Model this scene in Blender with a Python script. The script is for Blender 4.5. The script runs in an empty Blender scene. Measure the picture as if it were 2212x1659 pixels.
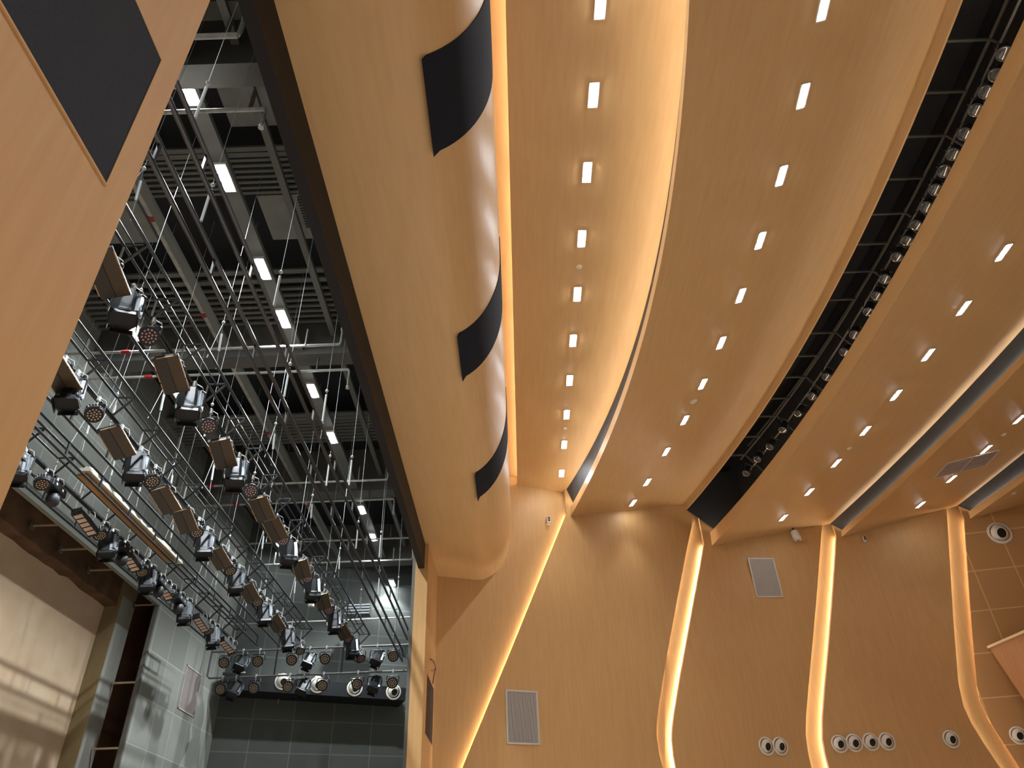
import bpy, bmesh, math, random
import numpy as np
from mathutils import Vector, Matrix
random.seed(7)
scene=bpy.context.scene; col=scene.collection
H=1.6                     # eye height; everything below is laid out relative to the eye, then lifted by H
# ------------------------------------------------------------------ camera orientation
CX,CY=1106.0,829.5
zv=np.array([1020-CX,-(-1374-CY)]); yv=np.array([1140-CX,-(1970-CY)])
F=math.sqrt(-(zv@yv))
Zc=np.array([zv[0],zv[1],-F]); Zc/=np.linalg.norm(Zc)
Yc=np.array([yv[0],yv[1],-F]); Yc-=Zc*(Yc@Zc); Yc/=np.linalg.norm(Yc)
RM=np.array([np.cross(Yc,Zc),Yc,Zc])
def ray(u,v): return RM@np.array([u-CX,-(v-CY),-F])
def hz(u,v,z): d=ray(u,v); return d*(z/d[2])
def hx(u,v,x): d=ray(u,v); return d*(x/d[0])
def hy(u,v,y): d=ray(u,v); return d*(y/d[1])
class Plane:
    """vertical plane through p, running along a plan direction (degrees from +X)"""
    def __init__(s,p,deg):
        a=math.radians(deg); s.p=np.array([p[0],p[1],0.0]); s.d=np.array([math.cos(a),math.sin(a),0.0])
        s.n=np.array([math.sin(a),-math.cos(a),0.0])      # towards the hall
    def hit(s,u,v):
        r=ray(u,v); return r*((s.p@s.n)/(r@s.n))
    def sz(s,u,v):
        q=s.hit(u,v); return ((q-s.p)@s.d, q[2])
    def at(s,a,z,off=0.0): return s.p+s.d*a+s.n*off+np.array([0,0,z])
    def y(s,x): return s.p[1]+(x-s.p[0])*s.d[1]/s.d[0]
    def back(s,off): 
        q=Plane((0,0),0); q.p=s.p-s.n*off; q.d=s.d; q.n=s.n; return q
# ------------------------------------------------------------------ mesh building
class MB:
    def __init__(s): s.v=[]; s.f=[]
    def add(s,vs,fs):
        b=len(s.v); s.v+= [tuple(float(c) for c in p) for p in vs]; s.f+=[tuple(b+i for i in f) for f in fs]; return s
    def box(s,x0,x1,y0,y1,z0,z1):
        return s.add([(x,y,z) for x in (x0,x1) for y in (y0,y1) for z in (z0,z1)],
            [(0,1,3,2),(4,6,7,5),(0,4,5,1),(2,3,7,6),(0,2,6,4),(1,5,7,3)])
    def obox(s,c,ax,ay,az):
        c,ax,ay,az=[np.array(q,float) for q in (c,ax,ay,az)]
        return s.add([c+ax*i+ay*j+az*k for i in(-1,1) for j in(-1,1) for k in(-1,1)],
            [(0,1,3,2),(4,6,7,5),(0,4,5,1),(2,3,7,6),(0,2,6,4),(1,5,7,3)])
    def bar(s,a,b,w,h,up=(0,0,1)):
        a,b,up=[np.array(q,float) for q in (a,b,up)]
        d=b-a; L=np.linalg.norm(d); d/=L
        if abs(d@up)>.98: up=np.array([1.0,0,0])
        x=np.cross(d,up); x/=np.linalg.norm(x); y=np.cross(x,d)
        return s.obox((a+b)/2,x*w/2,d*L/2,y*h/2)
    def tube(s,pts,r,n=8,cap=True):
        pts=[np.array(p,float) for p in pts]; rings=[]
        pr=None
        for i,p in enumerate(pts):
            t=pts[min(i+1,len(pts)-1)]-pts[max(i-1,0)]; t/=max(np.linalg.norm(t),1e-9)
            if pr is None:
                u=np.array([0,0,1.0]) if abs(t[2])<.9 else np.array([1.0,0,0])
            else: u=pr
            x=np.cross(t,u); x/=np.linalg.norm(x); y=np.cross(x,t); pr=y
            rr=r[i] if hasattr(r,'__len__') else r
            rings.append([p+rr*(math.cos(a)*x+math.sin(a)*y) for a in [2*math.pi*k/n for k in range(n)]])
        vs=[q for g in rings for q in g]; fs=[]
        for i in range(len(pts)-1):
            for k in range(n):
                a=i*n+k; b=i*n+(k+1)%n; fs.append((a,b,b+n,a+n))
        if cap: fs.append(tuple(range(n-1,-1,-1))); fs.append(tuple((len(pts)-1)*n+k for k in range(n)))
        return s.add(vs,fs)
    def lathe(s,prof,n=20,c=(0,0,0),ax=(0,0,1),cap=True):
        """prof = [(radius, height along ax)]"""
        ax=np.array(ax,float); ax/=np.linalg.norm(ax); u=np.array([0,0,1.0]) if abs(ax[2])<.9 else np.array([1.0,0,0])
        x=np.cross(ax,u); x/=np.linalg.norm(x); y=np.cross(ax,x); c=np.array(c,float)
        vs=[];fs=[]
        for r,h in prof:
            vs+=[c+ax*h+r*(math.cos(a)*x+math.sin(a)*y) for a in [2*math.pi*k/n for k in range(n)]]
        for i in range(len(prof)-1):
            for k in range(n):
                a=i*n+k; b=i*n+(k+1)%n; fs.append((a,b,b+n,a+n))
        if cap: fs.append(tuple(range(n-1,-1,-1))); fs.append(tuple((len(prof)-1)*n+k for k in range(n)))
        return s.add(vs,fs)
    def prism(s,pts,ext):
        """polygon pts (3-D, planar) extruded by vector ext"""
        n=len(pts); e=np.array(ext,float); pts=[np.array(p,float) for p in pts]
        return s.add(pts+[p+e for p in pts],[tuple(range(n)),tuple(range(2*n-1,n-1,-1))]+[(i,(i+1)%n,(i+1)%n+n,i+n) for i in range(n)])
    def build(s,name,mat,parent=None,smooth=False,bevel=0):
        me=bpy.data.meshes.new(name); me.from_pydata(s.v,[],s.f)
        bm=bmesh.new(); bm.from_mesh(me)
        big=[f for f in bm.faces if len(f.verts)>4]
        if big: bmesh.ops.triangulate(bm,faces=big)
        bmesh.ops.recalc_face_normals(bm,faces=bm.faces); bm.to_mesh(me); bm.free()
        me.materials.append(mat)
        if smooth:
            for p in me.polygons: p.use_smooth=True
        o=bpy.data.objects.new(name,me); col.objects.link(o)
        if smooth:
            try: me.set_sharp_from_angle(angle=math.radians(40))
            except Exception: pass
        if bevel:
            m=o.modifiers.new('bevel','BEVEL'); m.width=bevel; m.segments=2; m.limit_method='ANGLE'
        if parent is not None:
            o.parent=parent
            if parent.get('_w'): o.location=(-parent.location[0],-parent.location[1],-parent.location[2])
        return o
def tag(o,label=None,cat=None,group=None,kind=None):
    if label: o['label']=label
    if cat: o['category']=cat
    if group: o['group']=group
    if kind: o['kind']=kind
    return o
def struct(o): o['kind']='structure'; return o
def thing(name,label,cat,loc,group=None,world=True):
    o=bpy.data.objects.new(name,None); col.objects.link(o); o.location=[float(c) for c in loc]; o.empty_display_size=.1
    if world: o['_w']=1
    return tag(o,label,cat,group)
def copy_tree(o,parent=None):
    c=o.copy(); col.objects.link(c)
    if parent is not None: c.parent=parent
    for ch in list(o.children): copy_tree(ch,c)
    return c
ORD=['first','second','third','fourth','fifth','sixth','seventh','eighth','ninth','tenth','eleventh','twelfth','thirteenth','fourteenth','fifteenth','sixteenth','seventeenth','eighteenth','nineteenth','twentieth']
def ordw(i): 
    if i<20: return ORD[i]
    return 'twenty-'+ORD[i-20]
# ------------------------------------------------------------------ materials
def lin(c): return tuple(((x/255)/12.92 if x/255<=.04045 else ((x/255+.055)/1.055)**2.4) for x in c)
def mat(name,c,rough=.5,metal=0,spec=.5,emit=None,es=0):
    m=bpy.data.materials.new(name); m.use_nodes=True; b=m.node_tree.nodes['Principled BSDF']
    b.inputs['Base Color'].default_value=(*c,1); b.inputs['Roughness'].default_value=rough; b.inputs['Metallic'].default_value=metal
    b.inputs['Specular IOR Level'].default_value=spec
    if emit: b.inputs['Emission Color'].default_value=(*emit,1); b.inputs['Emission Strength'].default_value=es
    return m
def noisy(name,c1,c2,scale=(1,1,1),rough=.5,spec=.5,detail=4,lo=.35,hi=.65,bump=0,metal=0,nscale=1.0):
    m=mat(name,c1,rough,metal,spec); nt=m.node_tree; N=nt.nodes; L=nt.links; b=N['Principled BSDF']
    g=N.new('ShaderNodeNewGeometry'); mp=N.new('ShaderNodeMapping'); mp.inputs['Scale'].default_value=scale
    L.new(g.outputs['Position'],mp.inputs['Vector'])
    n=N.new('ShaderNodeTexNoise'); n.inputs['Scale'].default_value=nscale; n.inputs['Detail'].default_value=detail; L.new(mp.outputs[0],n.inputs['Vector'])
    r=N.new('ShaderNodeMapRange'); r.inputs['From Min'].default_value=lo; r.inputs['From Max'].default_value=hi; L.new(n.outputs['Fac'],r.inputs['Value'])
    x=N.new('ShaderNodeMix'); x.data_type='RGBA'; x.inputs['A'].default_value=(*c1,1); x.inputs['B'].default_value=(*c2,1)
    L.new(r.outputs[0],x.inputs['Factor']); L.new(x.outputs['Result'],b.inputs['Base Color'])
    if bump:
        bp=N.new('ShaderNodeBump'); bp.inputs['Strength'].default_value=bump; bp.inputs['Distance'].default_value=.02
        L.new(n.outputs['Fac'],bp.inputs['Height']); L.new(bp.outputs[0],b.inputs['Normal'])
    return m
def tiled(name,c1,seam,d,w,h,off=(0,0),mort=.012,var=.12,rough=.85):
    """flat acoustic panels with thin seams; s runs along plan direction d, t is height"""
    m=mat(name,c1,rough,0,.2); nt=m.node_tree; N=nt.nodes; L=nt.links; b=N['Principled BSDF']
    g=N.new('ShaderNodeNewGeometry')
    dt=N.new('ShaderNodeVectorMath'); dt.operation='DOT_PRODUCT'; dt.inputs[1].default_value=(d[0],d[1],0); L.new(g.outputs['Position'],dt.inputs[0])
    sp=N.new('ShaderNodeSeparateXYZ'); L.new(g.outputs['Position'],sp.inputs[0])
    cb=N.new('ShaderNodeCombineXYZ')
    a1=N.new('ShaderNodeMath'); a1.operation='ADD'; a1.inputs[1].default_value=off[0]; L.new(dt.outputs['Value'],a1.inputs[0]); L.new(a1.outputs[0],cb.inputs[0])
    a2=N.new('ShaderNodeMath'); a2.operation='ADD'; a2.inputs[1].default_value=off[1]; L.new(sp.outputs['Z'],a2.inputs[0]); L.new(a2.outputs[0],cb.inputs[1])
    br=N.new('ShaderNodeTexBrick'); br.offset=0; br.squash=1; br.inputs['Scale'].default_value=1; br.inputs['Brick Width'].default_value=w; br.inputs['Row Height'].default_value=h
    br.inputs['Mortar Size'].default_value=mort; br.inputs['Mortar Smooth'].default_value=.2
    br.inputs['Color1'].default_value=(*[q*(1-var) for q in c1],1); br.inputs['Color2'].default_value=(*[q*(1+var) for q in c1],1); br.inputs['Mortar'].default_value=(*seam,1)
    L.new(cb.outputs[0],br.inputs['Vector']); L.new(br.outputs['Color'],b.inputs['Base Color'])
    return m
WOODC=(.60,.325,.125)
M={}
M['wood']=noisy('wood_veneer',(.61,.372,.158),(.57,.337,.133),(14,14,1.2),.5,.3,3,.3,.7)
M['woodc']=noisy('wood_veneer_ceiling',(.61,.384,.170),(.57,.350,.145),(14,1.2,14),.45,.35,3,.3,.7)
M['woodt']=tiled('wood_acoustic_tiles',(.50,.28,.115),(.72,.46,.22),(math.cos(math.radians(-12)),math.sin(math.radians(-12))),1.2,1.25,mort=.02,var=.04,rough=.7)
M['black']=mat('matt_black',(.028,.030,.034),.7)
M['blackcove']=mat('black_cove_board',(.035,.038,.042),.6)
M['cloth']=noisy('black_speaker_cloth_lit',(.022,.029,.040),(.017,.022,.031),(60,60,60),.85,.3)
M['cloth_shade']=noisy('black_speaker_cloth_shaded',(.013,.016,.023),(.010,.012,.018),(60,60,60),.9,.2)  # same cloth as the near grille, shade on the nose put into its colour
M['clothb']=noisy('brown_speaker_cloth',(.07,.045,.038),(.055,.037,.032),(60,60,60),.85,.3)
M['barf']=mat('dark_brown_header_face',(.014,.012,.012),.6,0,.25)
M['barb']=mat('grey_header_underside',(.060,.056,.048),.7,0,.25)
M['led']=mat('warm_led_strip',(1,.8,.5),.5,emit=(1.0,.96,.85),es=42)
M['led1']=mat('warm_led_strip_bright',(1,.8,.5),.5,emit=(1.0,.96,.86),es=36)
M['ledw']=mat('warm_led_strip_dim',(1,.8,.5),.5,emit=(1.0,.95,.84),es=22)
M['lens']=mat('lit_downlight_lens',(1,1,1),.3,emit=(.90,.95,1.0),es=75)
M['lens1']=mat('brightest_downlight_lens',(1,1,1),.3,emit=(.88,.94,1.0),es=230)
M['stlens']=mat('lit_work_light_lens',(1,1,1),.3,emit=(.86,.94,1.0),es=130)
M['white']=mat('white_painted_metal',(.66,.62,.56),.4)
M['nozw']=mat('cream_nozzle_plastic',(.74,.70,.60),.35)
M['hole']=mat('black_nozzle_bore',(.012,.010,.010),.5)
M['pipe']=noisy('galvanised_pipe',(.50,.48,.43),(.34,.33,.29),(5,5,5),.45,.5)
M['red']=mat('red_pipe_fitting',(.35,.02,.02),.5)
M['steel']=mat('grey_painted_steel',(.13,.13,.115),.5)
M['beam']=mat('grey_steel_beam',(.125,.12,.108),.6)
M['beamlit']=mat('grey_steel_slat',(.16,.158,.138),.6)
M['roof']=mat('black_roof_deck',(.012,.013,.015),.8)
M['conc']=noisy('pale_concrete_soffit',(.34,.34,.31),(.28,.28,.255),(2,2,2),.8,.2)
M['truss']=mat('black_truss_tube',(.015,.015,.015),.3,.1,.8)
M['batten']=mat('dark_brown_batten_tube',(.032,.027,.025),.28,.2,.8)
M['wire']=mat('bright_steel_rope',(.45,.46,.45),.6)
M['galv']=mat('galvanised_turnbuckle',(.50,.51,.49),.55)
M['lampb']=mat('black_lamp_housing',(.010,.011,.013),.42)
M['fin']=mat('silver_heat_sink',(.55,.58,.62),.28,.75)
M['amber']=mat('amber_lens_plate',(.34,.20,.10),.4)
M['amberl']=mat('amber_lens',(.80,.56,.32),.2,0,.8)
M['rosel']=mat('rose_lens',(.66,.36,.31),.2,0,.8)
M['rose']=mat('rose_lens_plate',(.27,.12,.11),.4)
M['flood']=mat('brown_flood_glass',(.050,.040,.030),.25,0,.6)
M['floodb']=mat('amber_brown_flood_glass',(.085,.055,.030),.25,0,.6)
M['gold']=mat('gold_frame_clip',(.62,.40,.20),.35,.5)
M['cell']=mat('pink_led_cell',(.80,.58,.47),.3)
M['stick']=mat('pale_sticker',(.62,.60,.56),.6)
M['cable']=mat('white_safety_cable',(.62,.60,.56),.5)
M['blkcable']=mat('black_cable',(.02,.02,.02),.5)
M['peach']=noisy('peach_plaster',(.76,.58,.40),(.68,.49,.32),(.8,1.2,1.5),.9,.1,6,.3,.7,bump=.25)
M['brown']=noisy('rough_brown_concrete',(.22,.13,.075),(.10,.062,.040),(1.2,1.6,1.6),.95,.1,7,.3,.7,bump=.6)
M['tan']=noisy('stained_tan_concrete',(.34,.27,.16),(.24,.185,.095),(2,2,.7),.9,.1,6,.3,.7,bump=.4)
M['pale']=noisy('pale_grey_concrete',(.40,.40,.35),(.33,.33,.29),(3,3,1),.85,.1,5,.3,.7)
M['redb_shade']=noisy('reddish_brown_wall_shade',(.30,.16,.09),(.20,.11,.065),(2,2,1),.9,.1,6,.3,.7,bump=.3)  # shadow on the dock wall beyond the column, put into a dark colour
M['grill']=mat('grey_perforated_grille',(.34,.29,.27),.5)
M['foil']=mat('crumpled_cream_sheeting',(.62,.58,.46),.5)
M['ply']=noisy('plywood',(.50,.28,.12),(.38,.20,.08),(3,1,3),.7,.2)
M['floor']=noisy('hall_floor',(.66,.63,.59),(.60,.57,.53),(1,1,1),.6,.2)
M['sfloor']=noisy('stage_floor',(.30,.24,.18),(.24,.19,.14),(1,4,1),.6,.2)
C21=(math.cos(math.radians(21)),math.sin(math.radians(21)))
M['gtile']=tiled('grey_acoustic_panels',(.31,.315,.28),(.44,.45,.40),(0,1),1.25,1.25,(.4,.5),mort=.02,var=.10)
M['gtile2']=tiled('dark_grey_acoustic_panels',(.115,.122,.112),(.19,.20,.18),C21,1.45,1.1,(.3,.1),mort=.022,var=.12)
# ------------------------------------------------------------------ hall side wall planes
A=Plane((-2.13,19.46),21); A1=A.back(.17)
q=A.hit(1510,1165); B=Plane(q,6)
q=B.hit(1800,1150); Cp=Plane(q,-4)
q=Cp.hit(2060,1110); D=Plane(q,-12)
xb=[B.p[0],Cp.p[0],D.p[0]]
def wallY(x): return (A if x<xb[0] else B if x<xb[1] else Cp if x<xb[2] else D).y(x)
ZF=-H; ZT=13.2
def wall_panel(name,P,poly,mm,th=.08):
    pts=[P.at(a,z) for a,z in poly]
    return struct(MB().prism(pts,-P.n*th).build(name,mm))
def edge(P,pix):
    """pixel outline -> (s,z) list, extended down to the floor and up past the ceiling"""
    e=[P.sz(*q) for q in pix]
    (a0,z0),(a1,z1)=e[0],e[1]; e=[(a0,ZT)]+e                     # straight up above the ceiling
    (a2,z2),(a3,z3)=e[-2],e[-1]
    k=(a3-a2)/(z3-z2) if abs(z3-z2)>1e-6 else 0
    e.append((a3+k*(ZF-z3)*.6,ZF)); return e
E1=[(1224,1110),(1109,1395),(1000,1659)]
E2a=[(1499,1117),(1485,1180),(1460,1310),(1440,1420),(1424,1520),(1419,1560),(1418,1590),(1424,1630),(1432,1659)]
E2b=[(1521,1175),(1512,1230),(1490,1350),(1470,1460),(1457,1540),(1452.5,1575),(1452,1600),(1455,1632),(1460,1659)]
E3a=[(1776.5,1132),(1771,1195),(1765,1280),(1756,1380),(1746,1490),(1741,1550),(1740.5,1590),(1746.5,1631),(1753.5,1659)]
E3b=[(1807,1158),(1805,1200),(1798,1300),(1791,1391),(1783,1480),(1777.5,1550),(1777.5,1595),(1784,1631),(1791.5,1659)]
E4a=[(2045,1099),(2051,1200),(2059,1333),(2065,1410),(2070.4,1476),(2081.5,1526),(2098,1562),(2126,1607),(2161,1659)]
E4b=[(2083,1121),(2088.5,1200),(2098,1338),(2104,1410),(2110.5,1482),(2117.5,1512.7),(2134,1551),(2162,1596),(2203,1659)]
# bay 1 (recessed behind the slanted lit edge)
e1=edge(A1,E1); wall_panel('wall_side',A1,[(-.35,ZT),(-.35,ZF)]+[(e1[-1][0]+.6,ZF)]+[(2.6*1.0+3.0,ZF)]+[(8.2,ZT)],M['wood'],.1)
e1=edge(A,E1); e2a=edge(A,E2a)
wall_panel('wall_side',A,e1+e2a[::-1],M['wood'])
e2b=edge(A,E2b); e3a=edge(B,E3a); e3b=edge(B,E3b); e4a=edge(Cp,E4a); e4b=edge(D,E4b)
def pts3(P,e): return [P.at(a,z) for a,z in e]
def ruled(name,Lp,Rp,mm,th=.08,nx=8):
    k=len(Lp); vs=[]; fs=[]
    for o in (0,1):
        for i in range(k):
            for j in range(nx+1): vs.append(Lp[i]+(Rp[i]-Lp[i])*j/nx-A.n*th*o*.5-B.n*th*o*.5)
    n=k*(nx+1); w=nx+1
    for i in range(k-1):
        for j in range(nx):
            q=i*w+j; fs+=[(q,q+1,q+w+1,q+w),(n+q,n+q+1,n+q+w+1,n+q+w)]
        q=i*w; fs+=[(q,q+w,n+q+w,n+q),(q+nx,q+nx+w,n+q+nx+w,n+q+nx)]
    for j in range(nx): fs+=[(j,j+1,n+j+1,n+j),((k-1)*w+j,(k-1)*w+j+1,n+(k-1)*w+j+1,n+(k-1)*w+j)]
    return struct(MB().add(vs,fs).build(name,mm,smooth=True))
BAY3=(pts3(A,e2b),pts3(B,e3a)); BAY4=(pts3(B,e3b),pts3(Cp,e4a))
ruled('wall_side',*BAY3,M['wood']); ruled('wall_side',*BAY4,M['wood'])
def atz(L,z):
    L=sorted(L,key=lambda p:p[2])
    for a,b in zip(L,L[1:]):
        if a[2]<=z<=b[2]: return a+(b-a)*((z-a[2])/max(b[2]-a[2],1e-9))
    return L[-1]
class Bay:
    """local vertical plane of a slightly twisted bay, around one pixel"""
    def __new__(c,bay,u,v):
        z=5.0
        for _ in range(12):
            a,b=atz(bay[0],z),atz(bay[1],z); P=Plane(a,math.degrees(math.atan2(b[1]-a[1],b[0]-a[0]))); z=.5*z+.5*P.hit(u,v)[2]
        return P
wall_panel('wall_side',D,e4b+[(12,ZF),(12,ZT)],M['woodt'])
# backs of the three lit slots
for n,(PL,ea,PR,eb) in enumerate([(A,e2a,A,e2b),(B,e3a,B,e3b),(Cp,e4a,D,e4b)]):
    k=len(ea); vs=[];fs=[]; dep=.2
    for i in range(k):
        l=PL.at(ea[i][0]-.5,ea[i][1],-dep-.02); r=PR.at(eb[i][0]+.5,eb[i][1],-dep-.02)
        vs+=[l,l+(r-l)*.5,r]
    vs2=[v-PL.n*.05 for v in vs]
    for i in range(k-1):
        for j in range(2): fs.append((i*3+j,i*3+j+1,i*3+j+4,i*3+j+3))
    nv=len(vs); fs2=[tuple(x+nv for x in f) for f in fs]
    struct(MB().add(vs+vs2,fs+fs2).build('wall_slot',M['wood']))
def strip_on(P,e,ins,off,name,label,mm,w=.02,i0=1,side=1):
    """LED profile hidden behind a panel edge"""
    m=MB(); pts=[P.at(a+ins*side,z,-off) for a,z in e[i0:]]
    m.tube(pts,w,6); o=m.build(name,mm); return tag(o,label,'led strip','hidden LED strips of the wall slots')
strip_on(A,e1,.10,.12,'led_strip','warm LED strip glowing behind the slanted wall panel edge nearest the stage',M['led1'],.012)
for (P1,ea,P2,eb,nm,ins_) in [(A,e2a,A,e2b,'left',.07),(B,e3a,B,e3b,'middle',.09),(Cp,e4a,D,e4b,'right',.16)]:
    strip_on(P2,eb,ins_,.155,'led_strip','brighter warm LED strip behind the right edge of the %s lit wall slot'%nm,M['led1'],.014)
    strip_on(P1,ea,.05,.13,'led_strip','dimmer warm LED strip behind the left edge of the %s lit wall slot'%nm,M['led'],.008,side=-1)
# ------------------------------------------------------------------ curved ceiling bands
def fit(pix,z,deg=2):
    P=np.array([hz(u,v,z)[:2] for u,v in pix]); return np.poly1d(np.polyfit(P[:,1],P[:,0],deg))
def fits(pix,z,yc=10.25):
    P=np.array([hz(u,v,z)[:2] for u,v in pix]); k,c=np.polyfit((P[:,1]-yc)**2,P[:,0],1)
    return np.poly1d([k,-2*k*yc,k*yc*yc+c])
ZT1=A1.hit(1222,1063)[2]; ZL2u=A.hit(1234,1096)[2]; ZL2=A.hit(1225,1114)[2]
ZT2=A.hit(1477,1090)[2]; ZT2d=ZT2-.17
ZL3u=B.hit(1536,1150)[2]; ZL3=B.hit(1520,1178)[2]
ZT3=B.hit(1794,1131)[2]; ZL4u=Cp.hit(1815,1147)[2]; ZL4=Cp.hit(1807,1160)[2]
ZT4=Cp.hit(2068,1093)[2]; ZL5u=D.hit(2091,1106)[2]; ZL5=D.hit(2083,1122)[2]
gl=[(1484.4,0),(1474.6,143),(1462.6,262.5),(1444.7,417.7),(1427,500),(1418,560),(1396,660),(1377,717),(1352,790),(1330,860),(1312,900),(1277.7,962.6),(1219.5,1064)]
gr=[(1484.4,0),(1474.6,143),(1462.6,262.5),(1444.7,417.7),(1431,500),(1424,560),(1400,660),(1386,710),(1363,790),(1341,860),(1325.4,900),(1289.6,980.5),(1233,1095)]
fT1=fit(gl[3:],ZT1,3); fT1b=fit(gl,ZT1)
fL2=fit(gr,ZL2u,3)
fT2=fit([(2050.4,0),(1996.7,146.5),(1940.6,280.8),(1886.8,405),(1740.5,700),(1650,866),(1547.7,1007.6),(1476.9,1088)],ZT2)
fT2d=fit([(2076,0),(2033,117),(1965,263.7),(1910,405),(1760,700),(1694,812),(1606,944),(1483,1100)],ZT2d)
fL3=fit([(2212,46.4),(2179.8,110),(2072.4,327),(2033,405),(1870,700),(1787,827),(1704,944),(1645,1024.7),(1577,1105),(1541,1141)],ZL3u)
fT3=fits([(1794,1130),(1823.5,1105),(1990,944),(2031.5,900),(2128,800),(2212,707)],ZT3)
fL4=fits([(1815,1147),(1865,1105),(1990,988),(2077,900),(2175,800),(2212,763)],ZL4u)
fT4=fits([(2068.7,1092.4),(2133.8,1040),(2212,979)],ZT4)
fL5=fits([(2091,1106.3),(2180.8,1040),(2212,1021)],ZL5u)

Y0=-3.6
def sweep(name,prof,mm,ny=44,y0=Y0,smooth=False,over=.03,wy=wallY,close=True):
    """closed cross-section, prof=[(x(y) function, z)], swept across the hall until it meets the side wall"""
    rows=[]
    for f,z in prof:
        y=20.0
        for _ in range(30): y=.5*y+.5*wy(float(f(y)))
        ye=y+over
        rows.append([(float(f(yy)),yy,z) for yy in [y0+(ye-y0)*i/ny for i in range(ny+1)]])
    n=len(prof); m=MB(); vs=[p for r in rows for p in r]; fs=[]
    for i in range(n if close else n-1):
        j=(i+1)%n
        for k in range(ny): fs.append((i*(ny+1)+k,i*(ny+1)+k+1,j*(ny+1)+k+1,j*(ny+1)+k))
    if close: fs+=[tuple(i*(ny+1) for i in range(n)),tuple(i*(ny+1)+ny for i in range(n))]
    m.add(vs,fs); return m.build(name,mm,smooth=smooth)
def lerp(fa,fb,t): return lambda y: fa(y)*(1-t)+fb(y)*t
def off(f,d): return lambda y: f(y)+d
def const(c): return lambda y: c
def band(n,fl,zlu,zl,ft,zt,lipd=.05,zback=None):
    bot=[(lerp(off(fl,-.02),ft,t),zl+(zt-zl)*t) for t in (0,.12,.25,.4,.55,.7,.85,1)]
    top=[(lerp(off(fl,.16),ft,t),max(zl,zlu-.16)+.06+(zt+.06-max(zl,zlu-.16)-.06)*t) for t in (1,.5,0)]
    prof=bot+top+[(off(fl,lipd),max(zl,zlu-.16)+.06),(off(fl,lipd),zlu),(fl,zlu)]
    return struct(sweep('ceiling',prof,M['woodc']))
X1=.155
# band 1 (flat, nearest the stage), bands 2-5 rise towards the rear
bot=[(lerp(const(X1),fT1,t),ZT1) for t in (0,.25,.5,.75,1)]
struct(sweep('ceiling',bot+[(fT1,ZT1+.05),(const(X1),ZT1+.05)],M['woodc'],wy=A1.y))
band(2,fL2,ZL2u,ZL2,fT2,ZT2)
band(3,fL3,ZL3u,ZL3,fT3,ZT3)
band(4,fL4,ZL4u,ZL4,fT4,ZT4)
fT5=off(fL5,4.4); band(5,fL5,ZL5u,ZL5,fT5,ZL5+.75)
# rear edge fascia of band 2, hanging down beside the catwalk opening
struct(sweep('trim_1',[(fT2,ZT2-.001),(fT2d,ZT2d),(off(fT2d,.025),ZT2d-.01),(off(fT2d,.025),ZT2+.1),(fT2,ZT2+.1)],M['woodc']))
# black boards closing the narrow coves
def coveboard(n,ft,zt,fl,zlu,d=.20,wy=wallY):
    return struct(sweep('trim_%d'%n,[(ft,zt+.004),(off(fl,d),zlu-.07),(off(fl,d+.04),zlu-.07),(off(ft,.1),zt+.09),(off(ft,-.02),zt+.09)],M['blackcove'],wy=wy))
coveboard(2,fT1,ZT1+.01,fL2,ZL2u,.20,lambda x:A.y(x)+.04)
coveboard(3,fT3,ZT3,fL4,ZL4u)
coveboard(4,fT4,ZT4,fL5,ZL5u)
def ledline(fl,z,label,mm,d=.11,r=.012,y0=Y0+.2):
    ye=20.0
    for _ in range(20): ye=.5*ye+.5*wallY(float(fl(ye)))
    m=MB(); ys=np.linspace(y0,ye-.15,40)
    m.tube([(float(fl(y))+d,y,z) for y in ys],r,6)
    return tag(m.build('led_strip',mm),label,'led strip','hidden LED strips of the ceiling coves')
ledline(fL2,ZL2u-.03,'warm LED strip hidden in the cove between the first and second ceiling bands',M['led'],.11,.014)
ledline(fL3,ZL3u-.03,'warm LED strip hidden behind the lip along the lighting catwalk opening',M['ledw'],.13,.011)
ledline(fL4,ZL4u-.03,'warm LED strip hidden in the cove between the third and fourth ceiling bands',M['led'],.11,.012)
ledline(fL5,ZL5u-.03,'warm LED strip hidden in the cove between the fourth and rearmost ceiling bands',M['led'],.11,.012)
# ------------------------------------------------------------------ proscenium: header soffit with rolled nose
XP=-2.17; YJ=float(hx(918,1400,XP)[1]); YN=float(hx(236,530,XP)[1])
ZS=7.65
prof=[(-2.26,ZS),(-1.7,ZS)]
cx,cz,ra,rb=-1.15,9.45,1.07,1.80
nose=[(cx+ra*math.sin(a),cz-rb*math.cos(a)) for a in np.linspace(0,math.pi/2,22)]
full=prof+nose+[(cx+ra,10.2),(cx+ra,11.25)]
inner=[(cx+ra-.08,11.25),(cx+ra-.08,9.5)]+[(cx+(ra-.08)*math.sin(a),cz-(rb-.08)*math.cos(a)) for a in np.linspace(math.pi/2,0,10)]+[(-2.26,ZS+.08)]
struct(sweep('trim_5',[(const(x),z) for x,z in full+inner],M['woodc'],ny=4,smooth=True,wy=A1.y))
# cap over the glowing slot, and its strip
struct(sweep('trim_6',[(const(x),z) for x,z in [(cx+ra-.01,11.12),(.75,11.12),(.75,11.2),(cx+ra-.01,11.2)]],M['woodc'],ny=2,wy=A1.y))
m=MB()
ye=A1.y(.3)-.12
for k in range(6):
    a=Y0+.2+(ye-Y0-.2)*k/6; b=Y0+.2+(ye-Y0-.2)*(k+1)/6-.07
    m.tube([(.27,a,ZT1+.10),(.27,b,ZT1+.10)],.016,6)
tag(m.build('led_strip',M['ledw']),'warm LED strip hidden in the straight slot beside the rolled header nose','led strip','hidden LED strips of the ceiling coves')
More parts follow.
